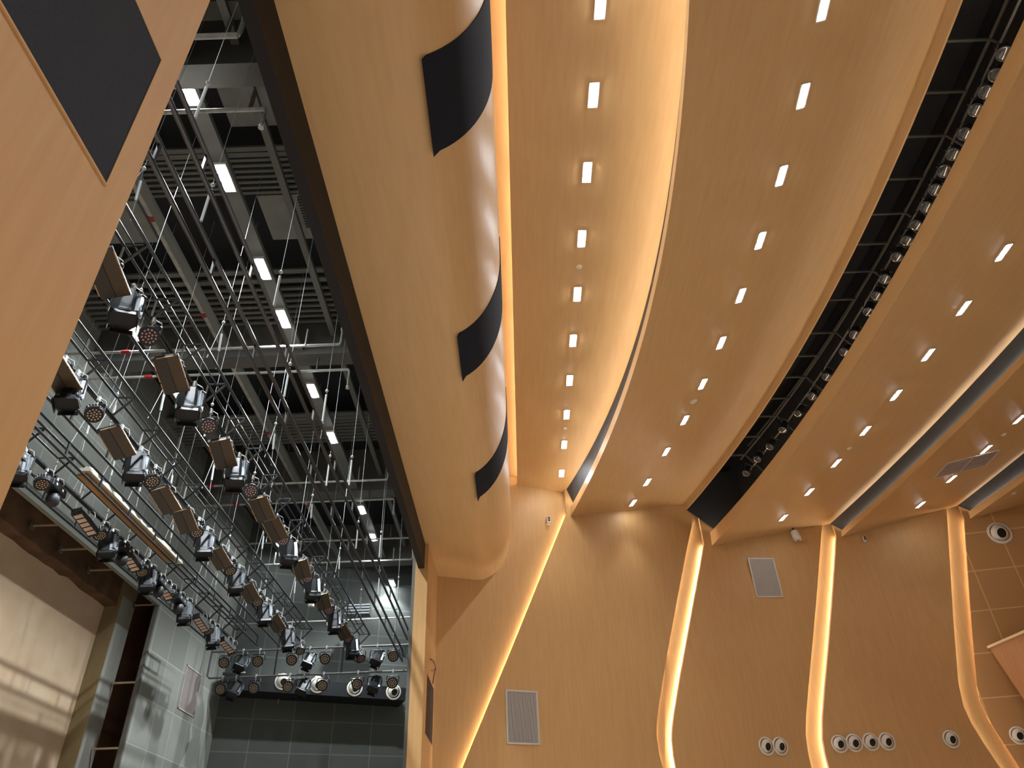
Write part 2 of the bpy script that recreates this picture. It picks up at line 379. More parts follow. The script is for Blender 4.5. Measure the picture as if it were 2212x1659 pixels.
# black speaker-cloth panels wrapping the nose
def arcpts(off=0.0):
    out=[(x,z-off) for x,z in prof[1:]]
    out=[]
    for a in np.linspace(0,math.pi/2,26): out.append((cx+(ra+off)*math.sin(a),cz-(rb+off)*math.cos(a)))
    return out
def nosepanel(c0,c1,label):
    """c0,c1 = pixel of the panel's near and far left corners on the soffit"""
    p0=hz(*c0,ZS); p1=hz(*c1,ZS); y0,y1=p0[1],p1[1]; xl=(p0[0]+p1[0])/2
    pr=[(xl,ZS-.012)]+[(x,z) for x,z in arcpts(.012) if x>xl+.02]+[(cx+ra+.012,10.0)]
    pi=[(xl,ZS+.02)]+[(x,z) for x,z in arcpts(-.02) if x>xl+.02]+[(cx+ra-.02,10.0)]
    m=MB(); n=len(pr); k=len(pi)
    n=min(n,k); pr=pr[-n:]; pi=pi[-n:]; pr[0]=(xl,ZS-.012); pi[0]=(xl,ZS+.02)
    vs=[(x,y,z) for y in (y0,y1) for x,z in pr]+[(x,y,z) for y in (y0,y1) for x,z in pi]; fs=[]
    for i in range(n-1):
        fs+=[(i,i+1,n+i+1,n+i),(2*n+i,2*n+i+1,3*n+i+1,3*n+i),(i,i+1,2*n+i+1,2*n+i),(n+i,n+i+1,3*n+i+1,3*n+i)]
    fs+=[(0,n,3*n,2*n),(n-1,2*n-1,4*n-1,3*n-1)]
    o=m.add(vs,fs).build('speaker_grille',M['cloth_shade'],smooth=True)
    return tag(o,label,'speaker grille')
nosepanel((910,130),(938,338),'largest black cloth speaker grille wrapping the rolled header nose, at the top')
nosepanel((987,730),(1000,824),'black cloth speaker grille on the rolled header nose, middle of the three')
nosepanel((1025,1030),(1033,1083),'smallest black cloth speaker grille on the header nose, nearest the side wall')
# dark header beam hanging under the soffit
t=thing('header_beam','long dark brown steel beam framing the top of the stage opening','beam',(-2.33,10.2,7.0))
MB().box(-2.285,-2.26,YN-.2,YJ-.01,7.0,ZS).build('front_plate',M['barf'],t)
MB().box(-2.405,-2.285,YN-.2,YJ-.01,7.0,ZS+.3).build('box_section',M['barb'],t)
MB().box(-2.405,-2.26,YN-.2,YJ-.01,6.993,7.0).build('underside',M['barf'],t)
# proscenium wall slabs (near and far of the opening)
yC=float(A1.y(XP))
struct(MB().box(-2.48,XP,YJ,yC+.3,ZF,ZS+.0).build('wall_proscenium',M['wood']))
struct(MB().box(-2.48,XP,-9,YN,ZF,ZS+.02).build('wall_proscenium',M['wood']))
struct(MB().box(-2.60,-2.49,-9,YN-.2,ZS,ZT+1).build('wall_proscenium',M['steel']))
struct(MB().box(-2.60,-2.49,YN-.2,31.5,ZS+.3,ZT+1).build('wall_proscenium',M['steel']))
struct(MB().box(-2.60,-2.49,YJ+.3,31.5,ZF,ZS+.3).build('wall_proscenium',M['steel']))
def side_panel(c,mm,label):
    P=[hx(u,v,XP+.006) for u,v in c]; y0=min(p[1] for p in P); y1=max(p[1] for p in P); z0=np.mean([P[1][2],P[1][2]]); 
    return y0,y1
def grille_rect(y0,y1,z0,z1,mm,label):
    t=thing('speaker_grille',label,'speaker grille',(XP,(y0+y1)/2,z0))
    MB().box(XP-.02,XP+.006,y0,y1,z0,z1).build('cloth_panel',mm,t)
    m=MB(); w=.012
    m.box(XP-.02,XP+.010,y0-w,y1+w,z1,z1+w).box(XP-.02,XP+.010,y0-w,y1+w,z0-w,z0).box(XP-.02,XP+.010,y0-w,y0,z0,z1).box(XP-.02,XP+.010,y1,y1+w,z0,z1)
    m.build('frame',M['wood'],t)
g0=hx(223,390,XP); g1=hx(348,135,XP)
grille_rect(.95,float(g0[1]+g1[1])/2,float(g0[2]),float(g1[2]),M['cloth'],'large black speaker grille in the near orange wall at upper left')
f0=hx(922,1455,XP); f1=hx(934,1612,XP)
grille_rect(float(f0[1]),float(hx(936,1500,XP)[1]),float(hx(917,1583,XP)[2]),float(f0[2]),M['clothb'],'narrow brown speaker grille on the pilaster at the far side of the stage')
# loose cable loop above it
c=[(930,1424),(936,1427),(940,1438),(941,1445),(938,1455),(936,1470),(935,1477)]
m=MB(); m.tube([hx(u,v,XP+.03) for u,v in c],.012,6)
m.tube([hx(u,v,XP+.03) for u,v in [(941,1441),(938,1447),(934,1449),(931,1448)]],.007,6)
tag(m.build('cable_loop',M['blkcable']),'loose dark cable loop sticking out of the pilaster above the narrow grille','cable')
# ------------------------------------------------------------------ rest of the hall (out of view, closes the room)
struct(MB().box(-2.3,30,-6.5,26,ZF-.1,ZF).build('floor',M['floor']))
struct(MB().box(-2.3,24,-3.9,-3.6,ZF,ZT).build('wall_near',M['wood']))
struct(MB().box(24,24.3,-6.5,26,ZF,ZT).build('wall_rear',M['wood']))
# ------------------------------------------------------------------ downlights
def onband(u,v,fl,zl,ft,zt):
    """3-D point where a pixel ray meets a rising ceiling band"""
    z=(zl+zt)/2
    for _ in range(40):
        p=hz(u,v,z); t=(p[0]-fl(p[1]))/(ft(p[1])-fl(p[1])); z=.5*z+.5*(zl+(zt-zl)*t)
    return hz(u,v,z), math.atan2(zt-zl,ft(p[1])-fl(p[1])), t
def make_downlight():
    t=thing('downlight','','downlight',(0,0,0),world=False)
    w,l=.085,.235; m=MB()
    m.box(-w,w,-l,-l+.02,-.012,.03).box(-w,w,l-.02,l,-.012,.03).box(-w,-w+.018,-l,l,-.012,.03).box(w-.018,w,-l,l,-.012,.03)
    m.build('frame',M['white'],t)
    MB().box(-w+.018,w-.018,-l+.02,l-.02,.012,.028).build('reflector_plate',mat('dull_reflector',(.10,.10,.11),.5),t)
    for k in(-1,0,1):
        MB().lathe([(.054,.012),(.052,-.006),(.040,-.022),(.020,-.030),(.004,-.032)],14,(0,k*.142,0)).build('lens',M['lens'],t,smooth=True)
    return t
def place(t,p,rx=0,ry=0,rz=0):
    t.location=[float(c) for c in p]; t.rotation_euler=(rx,ry,rz)
dl=make_downlight(); used=[False]   # pattern, removed once copied
def downlight(p,tilt,rz,label,power,group):
    t=copy_tree(dl); used[0]=True
    place(t,np.array(p)-np.array([0,0,.004]),0,-tilt,rz); t['label']=label; t['group']=group
    if 'first ceiling' in group:
        for ch in t.children:
            if ch.name.startswith('lens'):
                ch.material_slots[0].link='OBJECT'; ch.material_slots[0].material=M['lens1']
    L=bpy.data.lights.new('downlight_lamp','SPOT'); L.energy=power*(.3 if ' first from' in label else .7 if ' second from' in label else 1); L.spot_size=math.radians(66); L.spot_blend=1; L.shadow_soft_size=.10; L.color=(.97,.96,1.0)
    o=bpy.data.objects.new('downlight_lamp',L); col.objects.link(o); o.location=(float(p[0]),float(p[1]),float(p[2])-.09)
row1=[(1213,1022),(1218.5,960),(1224,895),(1230.5,821),(1238,735),(1247,635),(1256.5,515),(1268,372),(1282,205),(1297,8)]
row2=[(1367,1086),(1398,1041),(1439,975),(1479,907),(1517.5,829),(1557.5,740),(1599.5,638),(1642,519),(1687.5,379),(1734,207),(1779,12)]
row3=[(1692,1118),(1748,1062),(1806,1000),(1869,930),(1935,853),(2004,766),(2081,665),(2167,545)]
row4=[(1988,1090),(2055,1034),(2130,970),(2201,905)]
def slope_rz(f,y): return -math.atan(float(np.polyder(f)(y))) if isinstance(f,np.poly1d) else 0
PW=430
RP={'first':1.3,'second':.95,'third':.6,'fourth':.4}
names=['first','second','third','fourth']
def dorow(k,row,fl,zl,ft,zt,name):
    pts=[]
    for i,(u,v) in enumerate(row):
        if fl is None: p=hz(u,v,zt); tl=0
        else: p,tl,_=onband(u,v,fl,zl,ft,zt)
        rz=0 if fl is None else slope_rz(ft,p[1])
        downlight(p,tl,rz,'three-lens downlight in the %s ceiling band, %s from the side wall'%(name,ordw(i)),PW*RP[name],'downlights of the %s ceiling band'%name); pts.append(p)
    # the row carries on towards the near wall, out of the frame
    d=pts[-1]-pts[-2]; p=pts[-1]; i=len(row)
    while p[1]+d[1]>-2.6:
        p=p+d; yy=p[1]; q=p.copy()
        if fl is not None:
            q[0]=p[0]=pts[0][0]+(ft(yy)-ft(pts[0][1]))
        downlight(q,tl,rz,'three-lens downlight in the %s ceiling band outside the picture, %s from the side wall'%(name,ordw(i)),PW*RP[name],'downlights of the %s ceiling band'%name); i+=1
dorow(1,row1,None,0,None,ZT1,'first')
dorow(2,row2,fL2,ZL2,fT2,ZT2,'second')
dorow(3,row3,fL3,ZL3,fT3,ZT3,'third')
dorow(4,row4,fL4,ZL4,fT4,ZT4,'fourth')
for ch in list(dl.children): bpy.data.objects.remove(ch)
bpy.data.objects.remove(dl)
# ------------------------------------------------------------------ wall fittings
def vent(P,pix,label,name='air_grille',slats='v',mm='grill',n=26):
    c=[P.sz(*q) for q in pix]; s0=(c[0][0]+c[3][0])/2; s1=(c[1][0]+c[2][0])/2; z1=(c[0][1]+c[1][1])/2; z0=(c[2][1]+c[3][1])/2
    t=thing(name,label,'vent',P.at((s0+s1)/2,z0,.01)); fw=.035; OO=.05 if n==44 else 0
    def bx(m,a0,a1,h0,h1,o0,o1):
        o0+=OO if o0>0 or o1>.01 else OO-.12; o1+=OO; pts=[P.at(a0,h0,o0),P.at(a1,h0,o0),P.at(a1,h1,o0),P.at(a0,h1,o0)]; m.prism(pts,P.n*(o1-o0))
    m=MB(); bx(m,s0,s1,z0,z0+fw,0,.02); bx(m,s0,s1,z1-fw,z1,0,.02); bx(m,s0,s0+fw,z0,z1,0,.02); bx(m,s1-fw,s1,z0,z1,0,.02); m.build('frame',M['white'],t)
    m=MB(); bx(m,s0+fw,s1-fw,z0+fw,z1-fw,0,.004); m.build('backing',M['hole'] if slats!='none' else M[mm],t)
    if slats!='none':
        m=MB(); w=(s1-s0-2*fw)/n
        for i in range(n):
            a=s0+fw+w*(i+.25); bx(m,a,a+w*.5,z0+fw,z1-fw,.004,.014)
        m.build('slat_panel',M['white'],t)
    return t
vent(A,[(1091,1490),(1160,1493),(1166,1609),(1095,1607)],'large white slatted air grille low on the side wall left of the left lit slot')
vent(Bay(BAY3,1650,1250),[(1612,1207),(1668.5,1207),(1691,1291.5),(1634.5,1291.5)],'fine grey air grille high on the wall between left and middle lit slots',n=44)
# white strips over the fine grille stay thin
def nozzle_make():
    t=thing('jet_nozzle','','nozzle',(0,0,0),world=False)
    MB().lathe([(.235,0),(.240,.012),(.225,.026),(.196,.030),(.190,.018)],32,ax=(0,-1,0),cap=False).build('flange',M['nozw'],t,smooth=True)
    # tilted inner ball with offset bore
    m=MB(); a=Vector((.28,-1,-.34)).normalized()
    m.lathe([(.186,-.008),(.189,.0),(.180,.01),(.160,.040),(.135,.062),(.108,.076),(.100,.070)],32,ax=a,cap=False); bl=m.build('ball',M['nozw'],t,smooth=True)
    m=MB(); m.lathe([(.101,.068),(.098,.04),(.094,.035)],28,ax=a,cap=True); m.build('bore',M['hole'],bl,smooth=True)
    return t
nz=nozzle_make(); nzu=[False]
def nozzle(P,u,v,label,group,s=1.0,offs=.012,yaw=0):
    t=nz if not nzu[0] else copy_tree(nz); nzu[0]=True
    a,z=P.sz(u,v); p=P.at(a,z,offs); t.location=[float(c) for c in p]; t.rotation_euler=(0,0,math.atan2(P.d[1],P.d[0])+yaw); t.scale=(s,s,s)
    t['label']=label; t['group']=group
jn='jet nozzles low on the side wall'
nozzle(Bay(BAY3,1655,1612),1655,1612,'white jet nozzle left of the middle lit slot, left of a touching pair',jn)
nozzle(Bay(BAY3,1685,1612),1685,1612,'white jet nozzle left of the middle lit slot, right of a touching pair',jn)
for i,u in enumerate([(1813,1607),(1845,1605),(1881,1603),(1916,1602)]):
    nozzle(Bay(BAY4,*u),*u,'white jet nozzle right of the middle lit slot, %s of four from the slot'%ordw(i),jn,1.0)
nozzle(Bay(BAY4,2054,1597),2054,1597,'single white jet nozzle low on the wall left of the right lit slot',jn)
nozzle(D,2200,1589,'white jet nozzle at the lower right picture edge, on the tiled wall',jn)
nozzle(D,2159,1152,'large white jet nozzle high on the tiled wall at upper right','jet nozzles low on the side wall',1.55)
# CCTV cameras and the cylindrical projector/antenna under the ceiling
def camera_thing(P,u,v,s,label):
    a,z=P.sz(u,v); p=P.at(a,z,.09*s); t=thing('security_camera',label,'camera',p,world=False); t.rotation_euler=(0,0,math.atan2(P.d[1],P.d[0])); t.scale=(s,s,s)
    MB().obox((0,.0,0),(.055,0,0),(0,.05,0),(0,0,.10)).build('body',M['white'],t,bevel=.02)
    m=MB(); 
    m.lathe([(.034,0),(.034,.015),(.02,.018)],16,c=(0,-.05,.045),ax=(0,-1,0)); m.build('lens',M['hole'],t)
    m=MB(); m.lathe([(.034,0),(.034,.015),(.02,.018)],16,c=(0,-.05,-.03),ax=(0,-1,0)); m.build('lens',M['hole'],t)
    MB().obox((0,.05,-.11),(.06,0,0),(0,.045,0),(0,0,.012)).build('bracket',M['white'],t)
camera_thing(A1,1182,1126,1.05,'small white security camera with two black eyes left of the slanted lit edge')
camera_thing(Bay(BAY4,1866,1166),1866,1166,.85,'small white security camera just right of the middle lit slot')
p,_,_=onband(1714,1143,fL3,ZL3,fT3,ZT3)
w=B.hit(1718,1154); py=w[1]-.25; p=hy(1718,1154,py)
t=thing('ceiling_sensor','white drum-shaped device on a black bracket under the third ceiling band','sensor',p,world=False)
MB().tube([(0,0,.10),(-.04,0,.26)],.022,8).build('bracket',M['lampb'],t)
ax=Vector((.16,-.05,-1)).normalized()
MB().lathe([(.10,-.12),(.122,-.10),(.125,-.06),(.125,.16),(.06,.17)],24,ax=ax).build('housing',M['white'],t,smooth=True)
m=MB()
for k in range(3):
    a=k*2.1; c=Vector((math.cos(a)*.085,math.sin(a)*.085,0))+ax*.18; m.obox(c,(.03,0,0),(0,.03,0),(0,0,.04))
m.build('foot',M['white'],t)
# smoke detectors / sprinkler roses on the ceiling
def rose(p,tl,label,r=.07):
    t=thing('smoke_detector',label,'detector',p,world=False); t.rotation_euler=(0,-tl,0)
    MB().lathe([(r,.0),(r,-.012),(r*.7,-.028),(r*.3,-.032)],20).build('cover',M['nozw'],t,smooth=True)
    MB().lathe([(r*.25,-.030),(r*.2,-.045)],10).build('sensor_tip',M['white'],t)
rose(hz(1220.5,925,ZT1),0,'small white detector in the first ceiling band near the side wall end',.06)
rose(hz(1251,576,ZT1),0,'small white detector in the first ceiling band halfway along the row',.06)
p,tl,_=onband(1499,867,fL2,ZL2,fT2,ZT2); rose(p,tl,'round white detector disc in the second ceiling band below the downlight row',.10)
p,tl,_=onband(1835,968,fL3,ZL3,fT3,ZT3); rose(p,tl,'small pale detector disc in the third ceiling band beside the downlights',.07)
p,tl,_=onband(2168,938,fL4,ZL4,fT4,ZT4); rose(p,tl,'small pale detector disc in the fourth ceiling band above the grille',.07)
p,tl,_=onband(2190,1065,fL5,ZL5,fT5,ZL5+.75); rose(p,tl,'small pale detector disc in the rearmost ceiling band',.07)
# dark air grille set in the fourth band
cs=[(2017.5,1031.5),(2046.5,1000),(2160,971),(2129,1004)]
P4=[onband(u,v,fL4,ZL4,fT4,ZT4)[0] for u,v in cs]
t=thing('air_grille','flat dark two-bay air grille in the fourth ceiling band between two downlights','vent',sum(P4)/4)
dz=np.array([0,0,-1.0])
MB().prism([p+dz*.004 for p in P4],-dz*.006+dz*.012).build('mesh_panel',M['grill'],t)
m=MB()
e=[(P4[i],P4[(i+1)%4]) for i in range(4)]+[((P4[0]+P4[3])/2,(P4[1]+P4[2])/2)]
for a,b in e: m.bar(a+dz*.012,b+dz*.012,.022,.02)
m.build('frame',M['white'],t)
m=MB()
for k in (1/3,2/3): m.bar(P4[0]*(1-k)+P4[1]*k+dz*.012,P4[3]*(1-k)+P4[2]*k+dz*.012,.012,.01)
m.build('slat',M['grill'],t)
# balcony front at the right edge
T=D.hit(2135,1397); dv=np.array([math.sin(math.radians(10.8)),-math.cos(math.radians(10.8)),0])
nv=np.array([dv[1],-dv[0],0])
def onv(u,v): r=ray(u,v); return r*((T@nv)/(r@nv))
q1=onv(2212,1363.5); q2=onv(2212,1512); 
k=6/max((q1-T)@dv,.1)
far1=T+(q1-T)*k; far2=T+(q2-T)*(1.5)+np.array([0,0,0])
t=thing('balcony_front','orange veneered balcony front with lit top edge painted pale at the right picture edge','balcony',T)
pl=[T,q1+(q1-T)*2,q1+(q1-T)*2+np.array([0,0,-3.2]),q2+(q2-T)*.6]
MB().prism(pl,-nv*.15 if (-nv)@np.array([1,0,0])>0 else nv*.15).build('front_panel',noisy('red_brown_veneer',(.44,.22,.095),(.40,.19,.08),(14,14,1.2),.5,.3),t)
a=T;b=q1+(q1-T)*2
MB().bar(a+np.array([0,0,-.02]),b+np.array([0,0,-.02]),.10,.07).build('lit_edge_strip',mat('painted_lit_edge',(.72,.55,.30),.5),t)  # light along the balcony's top edge, put into a pale strip
# ------------------------------------------------------------------ lighting catwalk above the second opening
dk=noisy('dark_grey_catwalk_board',(.050,.050,.052),(.040,.040,.042),(2,2,2),.6,.3)
struct(sweep('wall_catwalk',[(off(fL3,1.35),10.1),(off(fL3,1.35),13.0),(off(fL3,1.45),13.0),(off(fL3,1.45),10.1)],dk,wy=lambda x:wallY(x)-.05))
struct(sweep('ceiling_catwalk',[(off(fT2,.0),12.95),(off(fL3,1.4),12.95),(off(fL3,1.4),13.05),(fT2,13.05)],dk,wy=lambda x:wallY(x)-.05))
struct(sweep('wall_catwalk',[(off(fT2d,.05),ZT2+.1),(off(fT2d,.05),13.0),(off(fT2d,.12),13.0),(off(fT2d,.12),ZT2+.1)],dk,wy=lambda x:wallY(x)-.05))
# black end board over the wall at the end of the opening
a0=A.hit(1484,1101); a1=A.hit(1541,1141)
g0=A.hit(1484,1101)+A.n*.03; g1=np.array([8.7,B.y(8.7)-.06,0]); pA=Plane(g0,math.degrees(math.atan2(g1[1]-g0[1],g1[0]-g0[0])))
c0=pA.hit(1484,1101); c1=pA.hit(1541,1141); up=np.array([0,0,1.0]); wid=2.55
pts=[c0-pA.d*.01,c1,np.array([*(c0+pA.d*wid)[:2],c1[2]]),np.array([*(c0+pA.d*wid)[:2],12.9]),c0-pA.d*.01+up*2.0]
struct(MB().prism(pts,-pA.n*.012).build('wall_catwalk',M['blackcove']))
pts=[pA.hit(u,v)+pA.n*.01 for u,v in [(1560,1008),(1578,1008),(1573,1020),(1556,1020)]]
tag(MB().prism(pts,pA.n*.03).build('junction_box',M['hole']),'small black box on the end wall inside the catwalk opening','box')
ZR=11.9
fR=fit([(2187,0),(2028.5,288),(1977,405),(1823.5,700),(1743,807.5),(1606,983)],ZR)
t=thing('catwalk_rail','dark grey tube ladder frame running along inside the lighting catwalk opening','rail',(float(fR(10)),10,ZR))
ys=np.linspace(-3,float(hz(1600,992,ZR)[1]),50)
MB().tube([(float(fR(y)),y,ZR) for y in ys],.032,8).build('rail',M['steel'],t)
MB().tube([(float(fR(y))+.35,y,ZR+.5) for y in ys],.028,8).build('rail',M['steel'],t)
bars=[(2090,-95),(2098,85),(2051,197),(2005,292),(1962,384),(1920,460),(1885,525),(1855,585),(1830,645),(1790,717),(1750,767),(1715,813),(1685,859),(1655,898),(1620,942),(1594,982)]
for i,(u,v) in enumerate(bars):
    y=float(hz(u,v,ZR)[1]); x=float(fR(y))
    MB().bar((x-1.15,y,ZR-.02),(x,y,ZR-.02),.045,.045).build('crossbar',M['steel'],t)
    if i%2==1: MB().bar((x,y,ZR),(x+.75,y+.05,ZR-1.0),.035,.05).build('brace',M['steel'],t)
glass=mat('dark_lamp_glass',(.02,.02,.022),.08,0,1.0); chrome=mat('chrome_lens_ring',(.5,.5,.52),.15,.9)
def make_can():
    t=thing('catwalk_spotlight','','stage light',(0,0,0),world=False); ax=Vector((.0,0,-1))
    MB().lathe([(.05,.30),(.085,.27),(.095,.05),(.115,.0),(.115,-.03)],18).build('housing',M['lampb'],t,smooth=True)
    MB().lathe([(.108,-.028),(.100,-.045),(.090,-.034)],20,cap=False).build('lens_ring',chrome,t,smooth=True)
    MB().lathe([(.095,-.028),(.06,-.040),(.004,-.046)],16).build('lens',glass,t,smooth=True)
    MB().tube([(-.13,0,.08),(-.14,0,.30),(-.12,0,.42),(.12,0,.42),(.14,0,.30),(.13,0,.08)],.014,6).build('yoke',M['lampb'],t)
    return t
can=make_can(); cu=False
cans=[(2170,117),(2153,163.6),(2131,200),(2109,239),(2084.6,290.5),(2060,334.5),(2040,371),(2022,411),(2002,449),(1980,487),(1960,521),(1938,556),(1912,604),(1895,640),(1877,674),(1847,724),(1825,762),(1787,815),(1755,857.5),(1725,894),(1692,929.5),(1664,966),(1637.5,993),(1613,1023.5)]
for i,(u,v) in enumerate(cans[::-1]):
    t=can if not cu else copy_tree(can); cu=True
    p=hz(u-1,v-2,10.45); t.location=[float(c) for c in p]
    # aimed down towards the stage
    t.rotation_euler=(math.radians(-12+random.uniform(-10,8)),math.radians(34+random.uniform(-7,7)),math.radians(random.uniform(-10,10)))
    t['label']='black spotlight with glossy lens in the catwalk opening, %s from the side wall'%ordw(i); t['group']='spotlights along the lighting catwalk'
tag(MB().tube([(float(fL3(y))+.42,y,10.86) for y in np.linspace(-3,20.4,40)],.024,8).build('lighting_pipe',M['steel']),'dark pipe carrying the catwalk spotlights along the opening','pipe')
# ------------------------------------------------------------------ stage house shell
XB=-10.9
p=hx(480,1480,XB); FW=Plane(p,21); YO=float(hx(300,1480,XB)[1]); ZO=float(hx(345,1306,XB)[2])
struct(MB().box(XB-.12,XB,-9,YO,ZO,14).build('wall_stage_back',M['gtile']))
struct(MB().box(XB-.12,XB,YO,p[1]+.1,ZF,14).build('wall_stage_back',M['gtile']))
struct(MB().prism([FW.at(-.3,ZF),FW.at(9.4,ZF),FW.at(9.4,14),FW.at(-.3,14)],-FW.n*.12).build('wall_stage_side',M['gtile2']))
struct(MB().box(-14,-2.3,-9.2,-9,ZF,14).build('wall_stage_near',M['gtile']))
struct(MB().box(-14,-2.3,-9.2,32,ZF-.1,ZF).build('floor_stage',M['sfloor']))
struct(MB().box(-14,-2.3,-9.2,32,13.7,13.9).build('ceiling_stage',M['roof']))
# steel edge round the dock opening
t=thing('door_frame','dark steel frame around the tall scenery dock opening at the back of the stage','frame',(XB,YO,ZF))
MB().box(XB-.10,XB+.02,YO-.06,YO+.02,ZF,ZO).build('jamb',M['steel'],t)
MB().box(XB-.10,XB+.03,-4,YO+.02,ZO-.05,ZO+.05).build('head_channel',mat('grey_green_steel',(.20,.21,.18),.5),t)
MB().box(XB+.03,XB+.05,-4,YO+.6,ZO+.16,ZO+.20).build('runner',M['steel'],t)
# recess behind
q=ray(122,1659); r2=ray(161,1656); r3=ray(196,1659)
XF=-11.75; yc=XF*r2[1]/r2[0]; XR=yc*q[0]/q[1]; yc2=XF*r3[1]/r3[0]
struct(MB().box(XR-.15,XR,-4,yc,ZF,11).build('wall_dock',M['peach']))
struct(MB().box(XR-.1,XR,yc,26,ZF,11).build('wall_dock',M['redb_shade']))
struct(MB().box(XR,XB-.12,24.2,24.4,ZF,11).build('wall_dock',M['redb_shade']))
struct(MB().box(XR-.3,XB-.1,-4.2,-4,ZF,11).build('wall_dock',M['peach']))
t=thing('concrete_column','square stained concrete column in the scenery dock, pale front face and tan side','column',((XF+XR)/2,(yc+yc2)/2,ZF))
MB().box(XR,XF,yc,yc2-.001,ZF,11).build('shaft',M['tan'],t)
MB().box(XF,XF+.012,yc+.0,yc2,ZF,float(hx(270,1290,XF)[2])).build('front_face',M['pale'],t)
zb=float(hx(225,1288,XR+.35)[2])
# beam with a ragged lower edge
m=MB(); ys=np.linspace(-4,yc,70); n=len(ys); vs=[]
for x in (XR,XR+.35):
    for y in ys: vs.append((x,y,zb+random.uniform(-.05,.05)))
    for y in ys: vs.append((x,y,11))
fs=[]
for k in range(n-1):
    fs+=[(k,k+1,n+k+1,n+k),(2*n+k,2*n+k+1,3*n+k+1,3*n+k),(k,k+1,2*n+k+1,2*n+k),(n+k,n+k+1,3*n+k+1,3*n+k)]
fs+=[(0,n,3*n,2*n),(n-1,2*n-1,4*n-1,3*n-1)]
tag(m.add(vs,fs).build('concrete_beam',M['brown']),'rough brown concrete beam above the plaster wall of the scenery dock','beam')
struct(MB().box(XR,XB-.12,-4,24.2,10.9,11).build('ceiling_dock',M['brown']))
tan=mat('tan_steel_angle',(.40,.32,.20),.6)
for i,((u,v),nm) in enumerate([((135,1133),'highest visible'),((193,1185),'second from the top'),((250,1230),'third from the top'),((342,1306),'at the frame corner')]):
    e=hx(u,v,XB-.1); L=.72
    t=thing('steel_bracket','thin tan steel bracket under the dock beam, %s'%nm,'bracket',e)
    MB().box(e[0]-L,e[0],e[1]-.02,e[1]+.02,e[2]-.02,e[2]+.02).build('arm',tan,t)
    MB().box(e[0]-L-.02,e[0]-L+.01,e[1]-.08,e[1]+.08,e[2]-.08,e[2]+.08).build('plate',M['steel'],t); t['group']='steel brackets of the dock frame'
for i,((u,v),nm) in enumerate([((295,1474),'upper of two beside the column'),((256,1616),'lower of two beside the column')]):
    e=hx(u,v,XB-.1); L=.80
    t=thing('steel_bracket','pale steel bracket between dock wall and steel frame, %s'%nm,'bracket',e)
    MB().box(e[0]-L,e[0],e[1]-.025,e[1]+.025,e[2]-.025,e[2]+.025).build('arm',tan,t)
    MB().box(e[0]-L-.03,e[0]-L+.02,e[1]-.09,e[1]+.09,e[2]-.09,e[2]+.09).build('plate',M['hole'],t); t['group']='steel brackets of the dock frame'
# grille on the grey back wall
BW=Plane((XB,20),90)    # runs along +y, normal +x
BW.n=np.array([1.0,0,0])
vent(BW,[(404,1436),(437,1459),(418,1549),(383,1530)],'large pale framed air grille on the grey stage back wall',slats='none')
# ------------------------------------------------------------------ roof structure
for i,(y0,y1,z0,lab) in enumerate([(-1.2,-.8,12.0,'nearest'),(6.95,7.40,12.0,'second'),(15.02,15.52,12.0,'middle'),(22.75,23.35,12.05,'fourth'),(29.0,29.5,12.0,'farthest')]):
    tag(MB().box(XB-.1,-2.62,y0,y1,z0,13.7).build('roof_beam',M['beam']),'deep grey steel roof beam across the stage, %s from the camera'%lab,'beam','roof beams over the stage')
XL=-5.53
chans=[(XL,.34,12.13,'carrying the work light row'),(float(hz(334,460,12.2)[0]),.16,12.2,'left of the work light row'),(float(hz(260,640,12.2)[0]),.16,12.2,'far left of the work lights'),(float(hz(560,250,12.6)[0]),.14,12.6,'right of the work lights'),(float(hz(385,850,12)[0]),.30,12.13,'carrying the left work lights'),(float(hz(430,880,12.3)[0]),.12,12.3,'between the two work light rows')]
for x,w,z,lab in chans:
    tag(MB().box(x-w/2,x+w/2,-8,28.9,z,z+.12).build('ceiling_channel',M['beamlit']),'long grey steel channel under the stage roof, %s'%lab,'channel','steel channels under the stage roof')
for gi,(us,lab) in enumerate([([(560,v) for v in (322,334,346,358,370,382,394,406,417)],'nearest the camera'),([(700,v) for v in (584,604,622,636,648,660,671,682,694)],'middle'),([(800,v) for v in (893,901,908,915,922,929,936,943,950)],'third from the camera'),([(870,v) for v in (1250,1256,1262,1268)],'farthest')]):
    m=MB()
    for j,(u,v) in enumerate(us):
        y=float(hz(u,v,13.0)[1]); w=.085 if gi==0 else .11 if gi==1 else .14
        m.box(XB,-2.62,y-w/2*(1.3 if j<2 else .8),y+w/2*(1.3 if j<2 else .8),13.0,13.06)
    tag(m.build('slatted_ceiling',M['beamlit']),'slatted grey metal ceiling section between roof beams, %s'%lab,'ceiling grid','slatted ceiling sections over the stage')
for i,(a,b,lab) in enumerate([((416,2),(520,72),'at the very top'),((468,184),(590,268),'below the first beam'),((555,420),(676,512),'with a dark louvre beside it'),((262,432),(345,520),'at the left behind the long pipe')]):
    p0=hz(*a,13.5); p1=hz(*b,13.5); x0,x1=sorted((p0[0],p1[0])); y0,y1=sorted((p0[1],p1[1]))
    if i in(0,1,2): x1=-2.63
    if i==3: x0=XB
    tag(MB().box(x0,x1,y0,y1,13.45,13.55).build('soffit_slab',M['conc']),'pale grey soffit slab of the stage roof, %s'%lab,'slab','pale soffit slabs of the stage roof')
    if i==2:
        m=MB()
        for k in range(12):
            y=y0+.05+(y1-y0)*.72*k/12; m.box(x0+.9,x1-.1,y,y+.035,13.40,13.44)
        tag(m.build('louvre',M['steel']),'dark louvre under the pale soffit slab near the header','louvre')
